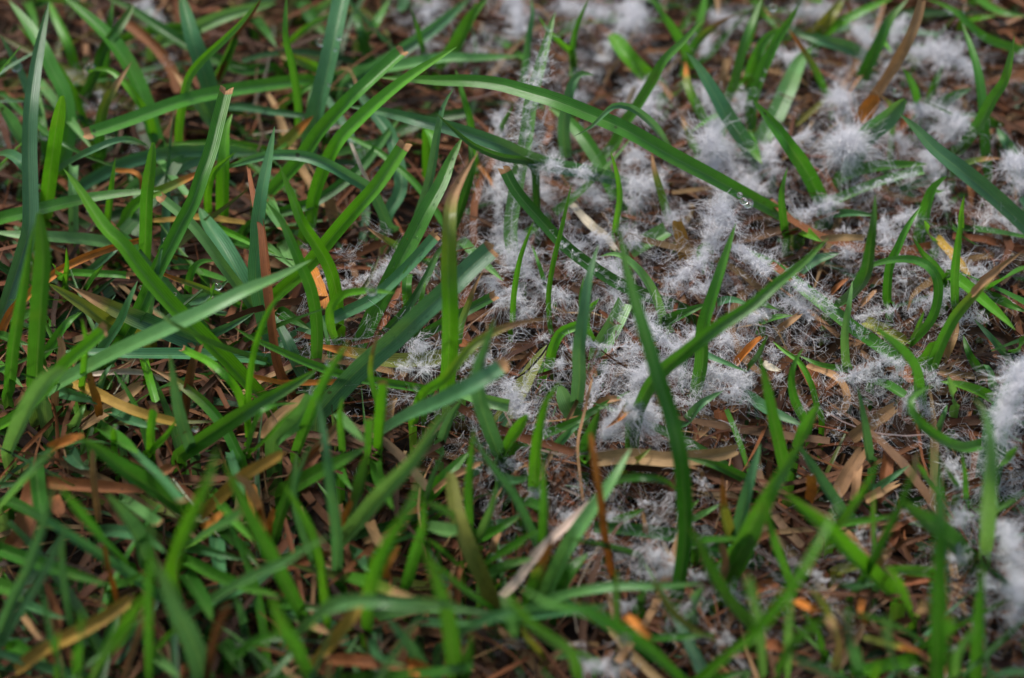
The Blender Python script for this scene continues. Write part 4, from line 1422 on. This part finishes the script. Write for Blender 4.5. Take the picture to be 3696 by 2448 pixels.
furred('mouldA', .12, .97, .0042, .8, 'sleeve of white mould threads along the upright pale blade')
furred('mouldB', .45, .98, .0022, 1.2, 'white mould crust along the half-buried long blade')
furred('mouldC', .15, 1, .0052, .8, 'thick white mould fur over the widest bluish blade')
furred('hero2', .08, .36, .0026, .9, 'white mould fringe at the root of the long level bluish blade')
furred('fur1', .1, .95, .0020, .8, 'thin mould coat on the pale level blade')
furred('fur2', .1, .7, .0022, .7, 'mould threads over the yellowed orange-ended blade')
furred('fur3', .1, .95, .0024, .8, 'mould threads over the grey-green lesioned blade')
furred('fur4', .1, .9, .0030, 1.2, 'white mould fur on the mown blade with pale orange end')
furred('fur5', .05, .8, .0020, .7, 'mould veil on the wide flat pale blade')
furred('fur6', .3, .8, .0020, .8, 'mould threads caught on the dark folded blade')

# ------------------------------------------------------------------ dead blades
for r in rows(DEAD):
    r = r + [''] * (8 - len(r))
    tile, pts, w, code, col, tip, label, key = r
    if float(w) == 0:
        continue
    traced(tile, pts, float(w), code, col, 'd', label or None, key or None, dead=True,
           wn=None)

# ------------------------------------------------------------------ blades that share a root make one plant
LAND = [('a1', 112, 462, 'the big drop on a bend'), ('a1', 900, 700, 'the level mown blade'), ('a1', 1400, 1080, 'the dewy blue-green blade'),
        ('a1', 1480, 200, 'the sideways bent stalk'), ('b1', 560, 400, 'the dewy upright blade'), ('b1', 400, 850, 'the orange scorched stub'),
        ('b1', 900, 500, 'the two crossing diagonals'), ('b1', 1400, 560, 'the longest blade\'s thin tip'), ('c1', 250, 400, 'the furred upright blade'),
        ('c1', 510, 300, 'the forked shoot'), ('c1', 1000, 650, 'the whitish straw in mould'), ('c1', 1500, 950, 'the bright fluffy clump'),
        ('c1', 1720, 1400, 'the drop pair'), ('c1', 950, 100, 'the thick mould bank'), ('d1', 280, 190, 'the brown kinked node'),
        ('d1', 680, 1000, 'the star-shaped mould ball'), ('d1', 1050, 400, 'the long tan dead blade'), ('d1', 1350, 400, 'the mould beard'),
        ('d1', 1430, 850, 'the sparkling mould mat'), ('d1', 1850, 1150, 'the mould plume'), ('a2', 270, 500, 'the broad tall upright'),
        ('a2', 800, 570, 'the dried-end dewy blade'), ('a2', 1250, 620, 'the pale striped crossing'), ('a2', 1000, 1100, 'the dark hollow'),
        ('b2', 120, 400, 'the red-brown upright straw'), ('b2', 470, 430, 'the rusty leaf scrap'), ('b2', 850, 450, 'the hooked blade'),
        ('b2', 1100, 700, 'the dew-beaded blade'), ('b2', 1390, 500, 'the brightest upright'), ('b2', 1500, 1130, 'the square-ended blade'),
        ('c2', 560, 850, 'the smooth lance'), ('c2', 1080, 1000, 'the X of blades'), ('c2', 1400, 300, 'the mouldy standing stalk'),
        ('c2', 1750, 830, 'the orange stalk end'), ('d2', 250, 350, 'the mould-crusted straw'), ('d2', 1200, 400, 'the C-shaped blade'),
        ('d2', 950, 950, 'the crusted mouldy blade'), ('d2', 1650, 400, 'the tan folded blade'), ('d2', 1850, 1150, 'the widest furred blade'),
        ('d2', 640, 1200, 'the half-ring straw'), ('a3', 300, 300, 'the reddish flat leaf'), ('a3', 500, 1270, 'the diagonal yellow straw'),
        ('a3', 1150, 900, 'the broadest spear'), ('a3', 1400, 300, 'the tall bright blade'), ('a3', 1700, 250, 'the pinkish draped leaf'),
        ('b3', 900, 1040, 'the bridge blade'), ('b3', 600, 400, 'the straight slender bluish blade'), ('b3', 1550, 730, 'the mottled dying blade'),
        ('b3', 1100, 400, 'the bowed bright blade'), ('b3', 560, 1350, 'the orange streaked blade'), ('c3', 500, 480, 'the speckled whitish straw'),
        ('c3', 700, 300, 'the orange upright straw'), ('c3', 1100, 40, 'the wide flat tan leaf'), ('c3', 800, 1230, 'the sideways bent blade'),
        ('c3', 1500, 900, 'the broad dark curve'), ('d3', 450, 250, 'the green-footed orange stub'), ('d3', 750, 700, 'the bright slanting blade'),
        ('d3', 700, 1250, 'the bluish mown stub'), ('d3', 1330, 700, 'the very tall dark blade'), ('d3', 1670, 300, 'the tallest pale blade')]
LP_ = np.array([spot(a, x, y, 20) for a, x, y, _ in LAND])


def near(P):
    # compare where things stand, allowing for their height
    q = P + (CP - P) * ((.020 - P[2]) / (CP[2] - P[2]))
    return LAND[int(((LP_ - q)[:, :2] ** 2).sum(1).argmin())][3]


PLACED = []
TIPW = {'c': 'mown', 'o': 'orange-tipped', 't': 'tan-tipped', '': 'pointed', 'n': 'blunt', 'x': '', 'd': ''}
green = [b for b in REG if not b['dead']]
free = list(range(len(green)))
free.sort(key=lambda i: (green[i]['label'] is None, -green[i]['area']))
taken = set()
for i in free:
    if i in taken:
        continue
    taken.add(i)
    g = [green[i]]
    dist = sorted((float(np.linalg.norm((green[j]['root'] - green[i]['root'])[:2])), j) for j in free
                  if j not in taken and green[j]['label'] is None)
    for dd, j in dist:
        if dd > .0075 or len(g) >= 3:
            break
        taken.add(j)
        g.append(green[j])
    e = bpy.data.objects.new('grass_plant', None)
    COL.objects.link(e)
    e.empty_display_size = .004
    e.location = g[0]['root']
    for b in g:
        b['o'].location = Vector(b['o'].location) - e.location
        b['o'].parent = e
    m = g[0]
    if m['label']:
        lab = m['label']
        if len(g) > 1 and len(lab.split()) < 12:
            lab = ('pair with a ' if len(g) == 2 else 'tuft with a ') + lab
    else:
        cnt = ['single', 'pair, mainly a', 'tuft, mainly a'][len(g) - 1]
        lab = ' '.join(f"{cnt} {m['wide']} {m['col']} {TIPW[m['tip']]} blade {m['pose']} near {near(m['mid'])}".split())
    e['label'] = lab
    PLACED.append((e, m['mid']))
    e['category'] = 'grass plant'
    e['group'] = 'grass plants of the turf'
for b in REG:
    if b['dead']:
        o = b['o']
        o['label'] = b['label'] or f"{b['wide']} {b['col']} dead straw {b['pose']} near {near(b['mid'])}".replace('arching', 'lying loose')
        o['category'] = 'straw'
        PLACED.append((o, b['mid']))
        o['group'] = 'dead straws in the turf'
for o, C in MOULDS:
    if o['label'].endswith('on the turf'):
        o['label'] = o['label'].replace('of thready white mould on the turf', 'of white mould near ' + near(C[len(C) // 2]))

# look-alikes by the same landmark: say between which two they stand
PLACED += [(o, C[len(C) // 2]) for o, C in MOULDS]
seen = {}
for o, P in PLACED:
    seen.setdefault(o['label'], []).append((o, P))
for lab, lst in seen.items():
    if len(lst) > 1 and ' near ' in lab:
        for o, P in lst:
            q = P + (CP - P) * ((.020 - P[2]) / (CP[2] - P[2]))
            i1, i2 = ((LP_ - q)[:, :2] ** 2).sum(1).argsort()[:2]
            new = lab.split(' near ')[0] + f' between {LAND[i1][3]} and {LAND[i2][3]}'
            if len(new.split()) > 16:
                new = new.replace(' of white mould', '').replace('ragged ', '').replace('single ', '').replace('greyish white', 'greyish mould').replace('dense bright', 'bright mould').replace('thin wispy', 'wispy mould')
            if len(new.split()) <= 16:
                o['label'] = new

# ------------------------------------------------------------------ water drops
for tile, xy, rad, h, label in rows(DROPS):
    x, y = (float(v) for v in xy.split(','))
    P = spot(tile, x, y, float(h))
    rr = float(rad) * mm_per_px(P)
    V = B3[0].copy()
    V[:, 2] *= .9
    V *= 1 + .05 * np.sin(V[:, [1]] * 2 + x)
    o = link('water_drop', np_mesh('water_drop', V * rr, B3[1]), M_WATER, label=label, cat='water drop')
    o.location = P

# dew beads on the wet blades
for key, nb, where in (('dewA', 150, 'broad blade leaning past the mould edge'), ('dewB', 190, 'very broad blade with straight mown end'),
                       ('dewC', 60, 'bluish blade beneath the broad wet one'), ('dewT', 34, 'broad upright blue-green blade')):
    C, half, roll, fold = BLADES[key]
    k = R.integers(1, len(C) - 2, nb)
    f = R.random((nb, 1))
    Tn, W, N = frame_of(C, roll)
    u = R.uniform(-.9, .9, nb)
    p = C[k] * (1 - f) + C[k + 1] * f + W[k] * (half[k] * u)[:, None] + N[k] * (half[k] * fold * (abs(u) - .45) + .00012)[:, None]
    V, F = beads(p, R.uniform(.00010, .00030, nb))
    link('dew_film', np_mesh('dew_film', V, F), M_WATER, label='fine dew beads sprinkled on the ' + where, cat='dew', kind='stuff')


# ------------------------------------------------------------------ filler: thatch and low grass nobody could count
def strew(name, count, xr, yr, wr, lr, zr, tints, dead, seg, cross, rise, mat, label, cat, keep=None):
    VS, FS, US, CS = [], [], [], []
    off = 0
    done = 0
    while done < count:
        x, y = R.uniform(*xr), R.uniform(*yr)
        if keep and not keep(x, y):
            continue
        done += 1
        az = R.uniform(0, 2 * math.pi)
        L = R.uniform(*lr)
        z0 = R.uniform(*zr)
        el = R.uniform(*rise)
        bend = R.normal() * (.9 if dead else .7)
        s = np.linspace(0, 1, seg)
        a = az + bend * s
        e = el * (1 - s * R.uniform(.1, 1.1))
        d = np.stack([np.cos(a) * np.cos(e), np.sin(a) * np.cos(e), np.sin(e)], 1) * (L / seg)
        C = np.array([x, y, z0]) + np.cumsum(d, 0)
        if dead:
            C[:, 2] += np.sin(s * R.uniform(2, 7) + R.uniform(0, 6)) * .0015
            C[:, 2] = np.maximum(C[:, 2], -.0118)
        T = norm(np.gradient(C, axis=0))
        up = norm(np.array([R.normal() * .5, R.normal() * .5 - .3, 1.0]))
        W = norm(np.cross(T, up))
        N = np.cross(W, T)
        w = R.uniform(*wr) * .5
        prof = np.interp(s, [0, .5, 1], [.8, 1, .12 if R.random() < .7 else .8]) * w
        us = np.linspace(-1, 1, cross)
        fold = R.uniform(.1, .8)
        tw = (R.normal() * .8) * s
        c_, s_ = np.cos(tw)[:, None], np.sin(tw)[:, None]
        W, N = W * c_ + N * s_, N * c_ - W * s_
        V = np.stack([C + W * (prof * u)[:, None] + N * (prof * fold * (abs(u) - .4))[:, None] for u in us], 1)
        col = np.array(TINT[tints[R.integers(0, len(tints))]]) * (R.uniform(.16, .85) if dead else R.uniform(.45, 1.0)) * (1 + R.normal(size=3) * .05)
        q = (np.arange(seg - 1)[:, None] * cross + np.arange(cross - 1)[None]).ravel() + off
        VS.append(V.reshape(-1, 3))
        FS.append(np.stack([q, q + 1, q + cross + 1, q + cross], 1))
        US.append(np.stack([np.tile((us + 1) / 2, (seg, 1)), np.repeat((s * L / .012 + R.uniform(0, 50))[:, None], cross, 1)], -1).reshape(-1, 2))
        CS.append(np.tile(col, (seg * cross, 1)))
        off += seg * cross
    me = np_mesh(name, np.vstack(VS), np.vstack(FS), np.vstack(US), np.clip(np.vstack(CS), 0, 1))
    return link(name, me, mat, label=label, cat=cat, kind='stuff')


BX, BY = (-.165, .165), (-.165, .185)
OX, OY = (-.42, .42), (-.36, .50)
outer = lambda x, y: not (BX[0] < x < BX[1] and BY[0] < y < BY[1])
clean = lambda x, y: R.random() < (.10 if in_mould(np.array([x, y, 0])) else 1)
def gaps(x, y):
    v = math.sin(x * 190 + 2 * math.sin(y * 130)) * math.sin(y * 170 + 2 * math.sin(x * 110 + 1)) 
    return R.random() < np.clip(.6 + .85 * v, .05, 1)


BROWN = 'rrrrrrnnntttrr'
strew('dry_thatch', 3600, BX, BY, (.0007, .0024), (.018, .07), (-.0115, .0050), BROWN, True, 7, 3, (-.15, .22), M_DEAD,
      'brown matted thatch of dead grass covering the soil', 'thatch', gaps)
strew('fine_thatch', 2200, BX, BY, (.00025, .0007), (.012, .05), (-.0115, .006), BROWN + 'tw', True, 6, 2, (-.2, .35), M_DEAD,
      'thin brown fibres and rootlets tangled in the thatch', 'thatch', gaps)
strew('outer_thatch', 9000, OX, OY, (.0006, .0024), (.02, .07), (-.0105, .006), BROWN, True, 5, 2, (-.15, .25), M_DEAD,
      'brown thatch of dead grass in the surrounding turf', 'thatch', outer)
strew('low_grass', 640, BX, BY, (.0014, .0036), (.025, .065), (-.012, -.009), 'gggybbdddk', False, 9, 3, (.2, .85), M_LEAF,
      'short green grass blades low in the thatch', 'grass', clean)
strew('outer_grass', 6800, OX, OY, (.0015, .0036), (.035, .095), (-.012, -.009), 'gggyybbd', False, 9, 3, (.4, 1.3), M_LEAF,
      'green grass blades of the surrounding turf', 'grass', outer)
print('objects', len(bpy.data.objects))
